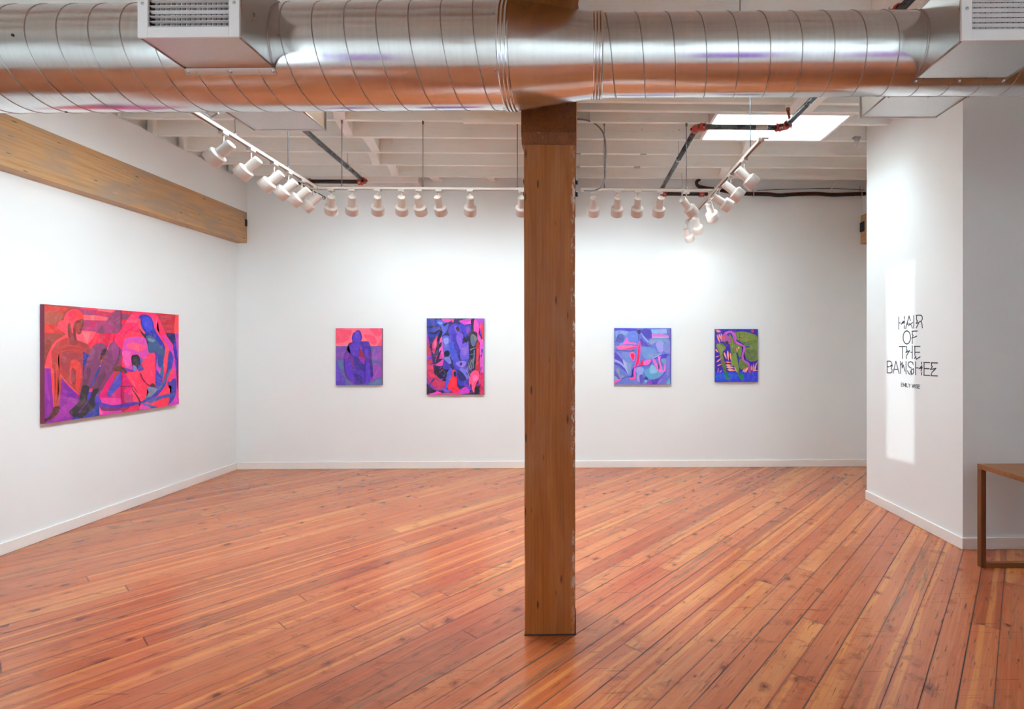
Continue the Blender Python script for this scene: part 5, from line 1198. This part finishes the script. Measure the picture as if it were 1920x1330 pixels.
# ---- dense jungle painting
P3 = [
 ('#2E2C66', [(80, 60), (1000, 60), (1000, 1260), (80, 1260)], False),
 ('#2C3CA0', [(118, 110), (270, 120), (340, 180), (300, 340), (180, 380), (118, 300)]), ('#4C5CC4', [(262, 130), (330, 120), (400, 150), (440, 190), (400, 300), (300, 380), (330, 260)]), ('#7088D0', [(270, 150), (350, 150), (330, 190)]), ('#2A2858', [(118, 200), (250, 210), (320, 190), (230, 230), (118, 240)]), ('#24243C', [(130, 300), (230, 300), (330, 240), (250, 330)]), ('#24243C', [(360, 180), (440, 150), (380, 210)]),
 ('#A038B8', [(118, 300), (150, 420), (200, 700), (210, 850), (118, 900)]), ('#B83450', [(118, 460), (160, 500), (190, 640), (200, 760), (150, 780), (118, 720)]), ('#8C3CB0', [(118, 640), (180, 640), (190, 700), (118, 700)]), ('#D04060', [(118, 780), (200, 790), (210, 850), (118, 850)]),
 ('#B82C68', [(118, 850), (220, 850), (260, 930), (330, 1000), (400, 1030), (380, 1120), (300, 1150), (180, 1080), (118, 960)]), ('#8038A8', [(118, 960), (180, 1060), (300, 1160), (200, 1130), (118, 1040)]), ('#D03C50', [(140, 880), (200, 900), (260, 960), (180, 950)]), ('#C03458', [(200, 1030), (300, 1010), (390, 1060), (300, 1110)]),
 ('#5A60C4', [(345, 370), (430, 350), (470, 420), (480, 600), (440, 700), (370, 640), (350, 520)]), ('#8A90D8', [(360, 400), (430, 380), (440, 450), (390, 480)]), ('#4050C4', [(440, 420), (480, 300), (560, 620), (600, 720), (520, 740), (470, 640)]),
 ('#4A3CB8', [(440, 230), (520, 170), (600, 200), (640, 300), (650, 420), (620, 600), (560, 620), (500, 480), (450, 350)]), ('#8058D0', [(560, 340), (620, 360), (640, 480), (600, 560), (550, 460)]), ('#3438A0', [(500, 330), (540, 330), (560, 440), (610, 560), (590, 640), (530, 520)]), ('#7850C8', [(520, 200), (580, 230), (600, 300), (650, 330), (650, 390), (590, 360), (540, 280)]),
 ('#1E1E34', [(545, 235), (575, 220), (600, 260), (590, 285), (560, 275)]), ('#6058CC', [(640, 480), (740, 440), (745, 640), (720, 700), (620, 700), (610, 620)]), ('#7C5CC8', [(620, 560), (700, 500), (740, 480), (740, 560), (680, 640)]),
 ('#3C3CB4', [(600, 180), (700, 190), (770, 200), (770, 260), (720, 330), (680, 370), (650, 300)]), ('#7C48B8', [(700, 220), (750, 230), (730, 310), (700, 300)]), ('#20203A', [(660, 350), (700, 400), (740, 360), (720, 430), (690, 450), (660, 400)]),
 ('#D844B4', [(340, 105), (500, 110), (440, 150), (380, 150)]), ('#FF4C90', [(380, 115), (460, 115), (430, 150)]), ('#F04870', [(480, 110), (520, 110), (500, 160)]), ('#C840B8', [(600, 130), (760, 100), (860, 150), (800, 200), (740, 160), (690, 190), (620, 160)]), ('#E858C0', [(640, 140), (700, 160), (740, 140), (790, 160), (720, 180)]),
 ('#222034', [(770, 110), (830, 120), (800, 220), (820, 300), (780, 320), (770, 220)]), ('#A844C0', [(830, 100), (960, 100), (960, 300), (890, 230)]),
 ('#F24CB0', [(820, 110), (860, 140), (890, 240), (880, 300), (910, 380), (930, 480), (890, 440), (830, 330), (806, 240)]), ('#E03048', [(890, 190), (940, 180), (960, 260), (950, 440), (920, 320)]), ('#D858C0', [(900, 460), (960, 440), (960, 900), (900, 880)]), ('#5A3CB0', [(925, 540), (945, 560), (935, 610), (915, 590)]),
 ('#262438', [(740, 320), (850, 300), (860, 420), (840, 540), (830, 780), (760, 870), (740, 640)]), ('#607078', [(760, 360), (800, 330), (850, 370), (845, 440), (810, 510), (770, 470)]), ('#5A60B0', [(780, 440), (820, 450), (805, 500)]),
 stripes('#708484', [(755, 560), (820, 530), (900, 520)], 18, 4), stripes('#708484', [(750, 625), (820, 615), (900, 612)], 7, 3), stripes('#6C7CB0', [(815, 560), (812, 680), (800, 830)], 14, 10), stripes('#80A0A0', [(780, 700), (760, 760), (740, 860)], 10, 4), stripes('#90A8A8', [(800, 680), (780, 780), (770, 860)], 8, 4),
 ('#B82C3C', [(840, 480), (890, 450), (900, 700), (895, 880), (830, 870), (845, 640)]), ('#D03848', [(850, 560), (880, 560), (880, 760), (850, 760)]),
 ('#4C48B8', [(500, 750), (560, 730), (740, 700), (700, 880), (690, 970), (560, 830)]), ('#8870D0', [(540, 760), (620, 720), (700, 740), (640, 820)]), ('#6C70D0', [(600, 830), (720, 860), (740, 960), (690, 990)]), ('#2C2C80', [(620, 740), (640, 760), (620, 790), (600, 770)]),
 ('#1E1C30', [(375, 600), (400, 570), (440, 570), (458, 610), (440, 650), (400, 670), (378, 640)]), ('#7078C8', [(370, 680), (440, 660), (480, 740), (440, 760)]), ('#1E1C30', [(250, 800), (350, 760), (480, 800), (500, 840), (430, 960), (400, 1020), (300, 960), (230, 900)]), ('#3C38A0', [(360, 700), (440, 760), (480, 830), (360, 830)]),
 ('#FF58B0', [(318, 380), (345, 370), (350, 520), (370, 680), (330, 660), (300, 560)]), ('#D838A8', [(270, 640), (350, 620), (355, 780), (280, 790), (240, 760)]), ('#D03C60', [(200, 480), (250, 380), (280, 350), (270, 480), (220, 620)]), ('#E850A0', [(230, 460), (262, 400), (258, 470), (235, 560)]),
 ('#1E1C30', [(260, 540), (330, 440), (335, 500), (280, 560)]), ('#201E34', [(250, 720), (300, 600), (340, 560), (300, 680), (360, 690), (250, 770)]), ('#1E1C30', [(280, 370), (330, 260), (350, 290), (330, 370), (270, 440)]),
 ('#4C54C8', [(420, 900), (480, 820), (500, 900), (440, 1040), (400, 1170), (380, 1170)]), ('#3A3CB0', [(500, 740), (560, 830), (700, 980), (740, 1060), (600, 1080), (560, 960)]), ('#2A2A6C', [(560, 850), (650, 900), (700, 1000), (600, 1000)]),
 ('#E8203C', [(425, 1120), (440, 1040), (490, 940), (510, 900), (560, 960), (565, 1080), (610, 1150), (560, 1190), (500, 1180)]), ('#FF3040', [(480, 1000), (520, 960), (545, 1040), (520, 1090), (450, 1100)]), ('#E03048', [(495, 860), (530, 850), (540, 900), (500, 910)]), ('#201828', [(515, 880), (545, 880), (545, 950), (520, 940)]),
 ('#FF4C78', [(740, 950), (810, 860), (880, 880), (890, 960), (840, 1060), (820, 1180), (790, 1150), (770, 1040), (745, 1100)]), ('#F868A8', [(790, 940), (850, 930), (880, 980), (810, 1020)]), ('#E0305C', [(880, 960), (955, 900), (955, 1190), (900, 1190)]), ('#A02850', [(830, 1080), (900, 1060), (900, 1190), (840, 1190)]), ('#241C30', [(820, 1120), (880, 1080), (890, 1200), (830, 1200)]),
 ('#C838C0', [(640, 1120), (720, 1090), (750, 1160), (720, 1200), (560, 1200)]), ('#7030B8', [(660, 1040), (740, 1080), (780, 1150), (700, 1110)]), ('#E848C0', [(160, 1190), (250, 1160), (340, 1190), (330, 1215), (160, 1215)]), ('#D03C78', [(300, 1195), (600, 1185), (600, 1225), (300, 1225)]), ('#24203C', [(118, 1060), (200, 1120), (260, 1170), (160, 1200), (118, 1210)]), ('#6C48C8', [(340, 1100), (400, 1130), (480, 1150), (440, 1180), (380, 1170)]),
]
rr = random.Random(11)
for k in range(26): P3.append((rr.choice(['#1E1C30', '#24243C', '#C03450', '#B838B0', '#3438A0']), leaf(rr.uniform(130, 330), rr.uniform(440, 1100), rr.uniform(-70, -10), rr.uniform(50, 100), rr.uniform(8, 18))))
for k in range(12): P3.append((rr.choice(['#E850A0', '#5048C0', '#C858C8']), leaf(rr.uniform(300, 420), rr.uniform(860, 980), rr.uniform(0, 360), rr.uniform(15, 30), 8)))
for k in range(16): P3.append((rr.choice(['#708484', '#1E1C30', '#8870D0', '#20203A']), leaf(rr.uniform(690, 780), rr.uniform(700, 960), rr.uniform(-120, -50), rr.uniform(50, 90), rr.uniform(6, 12))))
for k in range(10): P3.append((rr.choice(['#FF58B0', '#7048C8', '#B82C50', '#2A2450']), leaf(rr.uniform(890, 950), rr.uniform(130, 1100), rr.uniform(60, 120), rr.uniform(60, 120), rr.uniform(8, 16))))
canvas('jungle_painting', 'tall blue and magenta jungle leaves painting left of the post', (785, 585, 7.82), (118, 95, 956, 1214), P3, '#3C2C60')

# ---- square blue landscape
P4 = [
 ('#6478C8', [(80, 100), (1160, 100), (1160, 1200), (80, 1200)], False), ('#5048C0', [(115, 145), (520, 165), (545, 210), (300, 200), (115, 190)]), ('#7C9CD4', [(140, 200), (360, 205), (330, 280), (240, 260), (160, 330)]), ('#5060B0', [(170, 280), (260, 250), (300, 330), (240, 400), (150, 390)]),
 ('#6080D4', [(330, 260), (420, 200), (530, 220), (545, 380), (480, 380), (400, 370), (290, 380)]), ('#30305C', [(505, 195), (590, 180), (560, 260)]), stripes('#4C44A8', [(540, 240), (545, 380)], 10, 14),
 ('#5048B0', [(570, 200), (640, 160), (740, 165), (775, 230), (780, 300), (770, 330), (700, 360), (640, 300), (590, 230)]), ('#6068C0', [(560, 260), (640, 300), (700, 380), (800, 480), (740, 520), (640, 440), (570, 380)]), ('#84A4DC', [(590, 230), (640, 290), (720, 380), (700, 400), (620, 300)]), ('#4C4CB0', [(580, 330), (680, 420), (770, 520), (700, 500), (590, 450)]),
 ('#88B0E0', [(770, 170), (1060, 165), (1060, 240), (900, 250), (780, 240)], False), ('#C490D8', [(950, 180), (975, 165), (995, 180), (985, 205), (960, 205)]), ('#C878C8', [(780, 250), (850, 245), (920, 262), (950, 240), (1000, 262), (1090, 265), (1090, 310), (780, 310)], False), ('#E0A0D8', [(780, 302), (1090, 300), (1090, 318), (790, 318)], False),
 ('#7094C0', [(740, 350), (900, 320), (1060, 330), (1122, 400), (1000, 400), (850, 390), (760, 420)]), ('#8498C8', [(730, 380), (840, 360), (960, 350), (860, 400), (760, 440)]),
 ('#9898DC', [(850, 430), (900, 380), (960, 380), (1000, 430), (990, 540), (930, 590), (880, 520)]), ('#7C88CC', [(990, 430), (1122, 420), (1122, 600), (1000, 560)]), ('#6C90CC', [(600, 480), (800, 500), (860, 580), (760, 660), (680, 700), (600, 600)]), ('#7894C8', [(700, 600), (860, 600), (940, 600), (800, 680), (720, 690)]),
 ('#4C40C0', [(790, 680), (900, 620), (1000, 605), (1122, 625), (1122, 650), (1000, 690), (880, 700)]), ('#98B4E0', [(790, 680), (940, 605), (960, 612), (800, 690)]), ('#6C78C8', [(1040, 660), (1122, 650), (1122, 900), (1050, 880)]), ('#7098C8', [(940, 700), (1030, 690), (1030, 800), (950, 740)]),
 ('#8484CC', [(115, 600), (200, 590), (260, 700), (200, 720), (115, 650)]), ('#5448B4', [(115, 580), (200, 640), (300, 780), (340, 860), (250, 800), (115, 700)]), ('#98A4D8', [(115, 700), (240, 760), (300, 850), (250, 830), (115, 740)]), ('#5050B8', [(115, 750), (220, 790), (320, 900), (350, 960), (220, 850), (115, 790)]), ('#A0ACD8', [(265, 700), (330, 760), (380, 760), (370, 960), (330, 920), (280, 800)]), ('#8094C4', [(330, 780), (420, 720), (400, 940), (370, 970)]),
 ('#7088CC', [(250, 580), (380, 590), (400, 700), (450, 780), (350, 760), (270, 690)]), ('#8490A8', [(140, 880), (200, 870), (220, 980), (300, 1000), (230, 1060), (180, 960)]), ('#5854BC', [(115, 900), (160, 960), (220, 1060), (115, 1000)]), ('#7C9CC8', [(115, 1000), (180, 1050), (160, 1090), (115, 1080)]),
 ('#E868C8', [(255, 440), (280, 400), (340, 310), (370, 390), (460, 400), (515, 425), (480, 440), (380, 430)]), ('#FF6CA8', [(150, 480), (200, 460), (330, 455), (500, 465), (500, 485), (430, 520), (250, 535), (180, 520)]), ('#E04070', [(380, 500), (440, 480), (500, 480), (430, 522), (250, 528), (300, 515)]), ('#A080D0', [(200, 430), (240, 415), (255, 445), (210, 455)]),
 stripes('#5050A8', [(115, 545), (250, 545), (380, 560), (470, 540)], 10, 22), stripes('#4848A0', [(115, 435), (190, 435), (200, 450)], 6, 4),
 ('#F050A8', [(548, 400), (572, 380), (580, 450), (572, 640), (560, 760), (520, 820), (470, 870), (430, 900), (480, 800), (515, 650), (525, 500)]), ('#E81C54', [(548, 470), (566, 450), (560, 640), (545, 760), (500, 830), (490, 820), (520, 700), (530, 560)]),
 ('#FF6CB0', [(380, 610), (430, 570), (480, 600), (475, 680), (465, 735), (440, 730), (395, 660)]), ('#E8204C', [(402, 615), (430, 598), (470, 612), (462, 680), (452, 722), (420, 680)]), ('#E8204C', [(570, 810), (600, 720), (612, 700), (628, 800)]), ('#E868C0', [(630, 760), (690, 710), (768, 710), (720, 800), (640, 810)]),
 stripes('#4848C0', [(115, 1120), (250, 1050), (340, 1015), (430, 1015), (445, 960), (430, 900), (480, 845), (600, 815), (700, 820), (760, 780), (785, 720)], 16, 12), ('#FF50B0', [(115, 1100), (180, 1060), (240, 1060), (115, 1135)]), ('#FF4C98', [(370, 1040), (470, 1010), (490, 960), (495, 1050), (420, 1060)]), ('#D85CC8', [(460, 880), (500, 860), (480, 1000), (455, 960)]), ('#E050A0', [(480, 850), (590, 830), (560, 850), (500, 862)]),
 ('#8A9CD8', [(500, 880), (580, 840), (640, 880), (600, 980), (520, 960)]), ('#A094D8', [(520, 980), (570, 960), (560, 1100), (520, 1080)]), ('#5A54B0', [(560, 1000), (610, 980), (640, 1090), (580, 1140)]), ('#609CC8', [(650, 900), (760, 850), (830, 880), (900, 930), (1000, 940), (860, 1040), (720, 1050), (660, 980)]), ('#84B8DC', [(780, 800), (850, 850), (880, 930), (760, 960), (740, 880)]),
 ('#E070C8', [(790, 710), (830, 700), (880, 800), (900, 900), (880, 910), (840, 830)]), ('#E878D0', [(888, 660), (900, 645), (925, 660), (945, 645), (930, 720), (960, 850), (990, 900), (1000, 800), (1020, 790), (1030, 880), (990, 930), (900, 930), (915, 850), (900, 740)]), ('#708CC8', [(960, 850), (985, 840), (970, 900)]),
 stripes('#4440B8', [(1020, 920), (960, 1010), (870, 1060), (740, 1085)], 8, 16), ('#5040B0', [(740, 1090), (870, 1060), (1000, 1000), (900, 1120), (820, 1160), (720, 1150)]), ('#8838B8', [(700, 1110), (780, 1090), (780, 1160), (700, 1160)]), ('#7868CC', [(900, 1080), (1050, 940), (1080, 960), (960, 1150), (880, 1160)]), ('#60B0C0', [(1050, 1100), (1122, 1020), (1122, 1150), (1060, 1150)]), ('#8078D0', [(1040, 700), (1110, 690), (1090, 940), (1050, 1000)]),
 stripes('#5048A8', [(215, 200), (180, 260), (165, 330), (125, 400)], 8, 8), stripes('#5048A8', [(1050, 160), (1060, 230), (1090, 300), (1110, 400)], 9, 9), stripes('#5848A8', [(1112, 145), (1112, 1150)], 14, 14), ('#4040A8', [(640, 1040), (680, 1010), (720, 1060), (660, 1070)]), ('#70C0D8', [(650, 1080), (690, 1070), (690, 1110), (655, 1110)]),
]
canvas('landscape_painting', 'square blue landscape painting with pink plant forms, right of the post', (1140, 600, 9.5), (115, 145, 1122, 1152), P4, '#4038A0')

# ---- green leaves painting
P5 = [
 ('#3422A8', [(80, 90), (1010, 90), (1010, 1230), (80, 1230)], False), ('#2C40D0', [(118, 985), (968, 975), (968, 1190), (118, 1190)], False), ('#2858D8', [(118, 1040), (400, 1010), (600, 1060), (300, 1160), (118, 1140)]),
 ('#6C8440', [(500, 210), (580, 180), (720, 180), (850, 220), (960, 290), (975, 600), (968, 740), (860, 780), (760, 740), (700, 620), (700, 450), (560, 350)]), ('#788C3C', [(560, 200), (700, 190), (840, 230), (940, 300), (850, 360), (700, 380), (580, 340)]), ('#5A7440', [(720, 560), (860, 540), (960, 580), (900, 700), (780, 740)]),
 stripes('#3C5030', [(590, 190), (610, 270), (600, 340)], 9, 5), stripes('#3C5030', [(690, 185), (720, 290), (820, 310)], 7, 4), stripes('#3C5030', [(545, 290), (680, 290), (740, 260)], 7, 4), stripes('#2C5848', [(580, 350), (700, 400), (860, 370), (960, 370)], 12, 6), stripes('#285058', [(680, 420), (800, 430), (940, 380)], 12, 5), stripes('#A04C40', [(600, 372), (700, 385), (760, 375)], 6, 3),
 ('#2838A0', [(700, 480), (810, 470), (760, 500)]), stripes('#A04C40', [(740, 535), (830, 525), (940, 520)], 6, 3), stripes('#8C3C40', [(800, 620), (870, 660), (910, 630)], 6, 3), stripes('#304C30', [(700, 600), (740, 680), (800, 760)], 12, 6), stripes('#304C30', [(760, 560), (820, 660), (850, 720)], 9, 4), stripes('#2C4890', [(850, 700), (890, 680)], 12, 4), stripes('#48683C', [(730, 740), (850, 745), (900, 740)], 12, 8), stripes('#305840', [(760, 790), (860, 770), (900, 730)], 8, 8),
 ('#6C8440', [(150, 430), (260, 420), (330, 520), (260, 600), (300, 760), (230, 740), (200, 600), (140, 500)]), ('#7C9048', [(160, 440), (240, 440), (280, 540), (250, 600), (180, 500)]), ('#5C7840', [(380, 260), (440, 260), (500, 400), (520, 700), (560, 900), (600, 1000), (560, 1000), (480, 780), (430, 600), (400, 400)]), ('#7C9440', [(400, 240), (450, 300), (470, 500), (430, 500)]),
 ('#6A8440', [(480, 450), (560, 420), (640, 480), (640, 620), (600, 700), (560, 600), (520, 640)]), ('#74903C', [(440, 700), (480, 620), (540, 640), (570, 800), (600, 1000), (550, 990), (490, 860), (450, 880), (430, 800)]), ('#64803C', [(600, 740), (680, 720), (760, 850), (740, 900), (640, 940), (590, 870)]), stripes('#2C4430', [(600, 880), (680, 830), (740, 880)], 8, 5), stripes('#2C4430', [(600, 920), (640, 900), (680, 940)], 7, 4),
 ('#5C7840', [(220, 740), (290, 740), (330, 880), (340, 980), (290, 980), (260, 880)]), ('#1C7860', [(290, 990), (370, 985), (380, 1080), (400, 1140), (340, 1140), (310, 1060)]), ('#1C7860', [(570, 1010), (670, 1030), (680, 1140), (630, 1140), (580, 1080)]), stripes('#38403C', [(580, 960), (600, 1010), (640, 1030)], 16, 5), stripes('#38403C', [(790, 1000), (850, 1050), (920, 1068)], 12, 4), stripes('#8C4C50', [(220, 720), (250, 800), (320, 780)], 10, 5), stripes('#A04C40', [(260, 800), (330, 790)], 12, 6), stripes('#8C3C48', [(200, 700), (250, 640)], 6, 4), stripes('#44503C', [(280, 920), (340, 960)], 14, 8),
 ('#C060C0', [(300, 210), (350, 175), (420, 165), (480, 185), (525, 230), (540, 300), (530, 380), (500, 380), (470, 280), (430, 220), (360, 230), (300, 260)]), ('#A858A0', [(225, 330), (250, 260), (300, 215), (340, 240), (420, 310), (420, 420), (380, 430), (370, 370), (300, 380), (230, 380)]), ('#D06068', [(250, 300), (290, 260), (320, 300), (290, 350)]), ('#3420A8', [(350, 225), (430, 205), (410, 235), (360, 240)]),
 stripes('#B858C0', [(500, 300), (540, 400), (620, 440), (690, 480), (690, 560), (660, 660), (690, 760), (780, 830), (805, 1000)], 34, 44), stripes('#D070C8', [(540, 390), (620, 430), (700, 490)], 14, 10), ('#9C4C88', [(770, 880), (830, 880), (825, 1000), (780, 980)]), stripes('#A85078', [(500, 380), (520, 440)], 24, 12),
 stripes('#48603C', [(300, 400), (330, 390), (380, 400), (330, 450)], 20, 8), stripes('#3C4830', [(220, 430), (290, 460), (330, 470)], 8, 5), stripes('#3C5838', [(430, 250), (440, 400), (430, 560)], 8, 5), stripes('#A04C40', [(480, 600), (510, 500), (540, 420)], 8, 4), stripes('#3C4860', [(540, 600), (560, 740), (580, 840)], 12, 5), stripes('#3C4880', [(580, 740), (640, 660)], 9, 4), ('#E8A088', [(540, 520), (550, 505), (560, 570), (545, 575)]), ('#E8A088', [(570, 500), (590, 480), (600, 510), (580, 530)]), ('#D04C68', [(835, 160), (860, 140), (885, 165), (875, 200), (840, 195)]),
]
for x, y, a, L, w in ((150, 240, 70, 190, 34), (185, 230, 62, 140, 36), (235, 210, 85, 90, 20), (120, 530, 50, 90, 30), (120, 690, -20, 90, 20), (140, 790, -38, 130, 26), (150, 870, -25, 110, 26), (290, 590, 70, 150, 34), (365, 560, 86, 200, 40), (415, 600, 84, 170, 30), (320, 790, 4, 120, 26), (325, 850, 2, 110, 44), (335, 890, 5, 160, 44), (355, 940, 6, 160, 44), (500, 880, 70, 120, 24), (660, 990, -60, 90, 24), (690, 1000, -62, 120, 26), (720, 1000, -66, 130, 26), (840, 960, -88, 120, 26), (870, 960, -84, 150, 26), (905, 960, -80, 160, 28), (860, 960, -4, 110, 22), (200, 1000, -45, 80, 16), (165, 1000, -80, 90, 14), (120, 150, 10, 110, 26), (140, 180, 4, 100, 24), (920, 880, -70, 120, 14)):
    P5.append(('#F09C80' if (x+y) % 3 else '#E88C7C', leaf(x, y, a, L, w)))
rr = random.Random(5)
for k in range(34): P5.append((rr.choice(['#3C6CE0', '#2038B8', '#4850D8', '#286CC8']), leaf(rr.uniform(130, 940), rr.uniform(1010, 1160), rr.uniform(-70, -20) if rr.random() < .5 else rr.uniform(20, 70), rr.uniform(40, 90), rr.uniform(5, 10))))
for k in range(8): P5.append(('#5038A8', leaf(rr.uniform(480, 940), 150+rr.uniform(-10, 10), rr.uniform(60, 110), 60, 8)))
canvas('leaf_painting', 'small green leaves on violet blue painting, rightmost on back wall', (1330, 605, 10.64), (118, 130, 968, 1186), P5, '#2C2480')

# three canvases on the wall behind the camera, seen as purple streaks in the duct
for k, (x, w, cols, lab) in enumerate(((-2.35, .78, ('#7A48C0', '#A050B8'), 'violet canvas on the wall opposite, mirrored as a purple streak in the duct at left'),
                                       (1.39, .76, ('#A048B0', '#7048C0'), 'purple canvas on the wall opposite, mirrored in the duct right of the post'),
                                       (2.84, .7, ('#B83C90', '#8048B8'), 'magenta canvas on the wall opposite, mirrored in the duct near the partition'))):
    root = empty('hanging_canvas', (x, YF, 1.0)); tag(root, lab, 'painting', 'canvases on the opposite wall')
    m = MB(); m.box((x-w/2, YF+.0005, 1.05), (x+w/2, YF+.035, 1.85), .0015); m.build('canvas', m_plain('violet_paint', cols[0], .6, 0, .2, 3), root)
    m = MB()
    for i in range(5):
        xx = x-w/2+w*(i+.5)/5; m.prism([(xx-.06, YF+.0356, 1.1), (xx+.05, YF+.0356, 1.15), (xx+.02, YF+.0356, 1.8), (xx-.08, YF+.0356, 1.7)], (0, .0004, 0))
    m.build('painted_shapes', m_plain('magenta_paint', cols[1], .6, 0, .2, 3), root)
# ------------------------------------------------------------------ daylight
w = bpy.data.worlds.new('sky'); SC.world = w; w.use_nodes = True
nt = w.node_tree; bg = nt.nodes['Background']; bg.inputs[0].default_value = (.715, .905, 1.0, 1); bg.inputs[1].default_value = SKYK
def portal(loc, rot, sx, sy):
    d = bpy.data.lights.new('skylight_portal', 'AREA'); d.shape = 'RECTANGLE'; d.size = sx; d.size_y = sy; d.cycles.is_portal = True
    o = bpy.data.objects.new('skylight_portal', d); COL.objects.link(o); o.location = loc; o.rotation_euler = rot
for a, b, c, d in SKY: portal(((a+c)/2, (b+d)/2, 4.625), (0, 0, 0), c-a, d-b)
for a, b in WY: portal((XR+.06, (a+b)/2, (WZ[0]+WZ[1])/2), (0, PI/2, 0), WZ[1]-WZ[0], b-a)
s = bpy.data.lights.new('low_sun', 'SUN'); s.energy = SUNK; s.angle = math.radians(.35); s.color = (.86, .97, 1)
so = bpy.data.objects.new('low_sun', s); COL.objects.link(so)
dv = Vector((math.tan(AZ), 1, -DROP)).normalized(); so.rotation_mode = 'QUATERNION'; so.rotation_quaternion = dv.to_track_quat('-Z', 'Y'); so.location = (-8, -14, 4)

vs = SC.view_settings; vs.view_transform = 'Standard'; vs.look = 'None'; vs.gamma = 1; vs.use_curve_mapping = False; vs.exposure = EXPO
c = SC.cycles
c.use_denoising = True; c.max_bounces = 10; c.diffuse_bounces = 8; c.use_adaptive_sampling = True; c.adaptive_threshold = .03; c.glossy_bounces = 4; c.transparent_max_bounces = 6; c.transmission_bounces = 4
c.caustics_reflective = False; c.caustics_refractive = False; c.sample_clamp_indirect = 6; c.blur_glossy = .5
try: c.use_light_tree = True
except Exception: pass
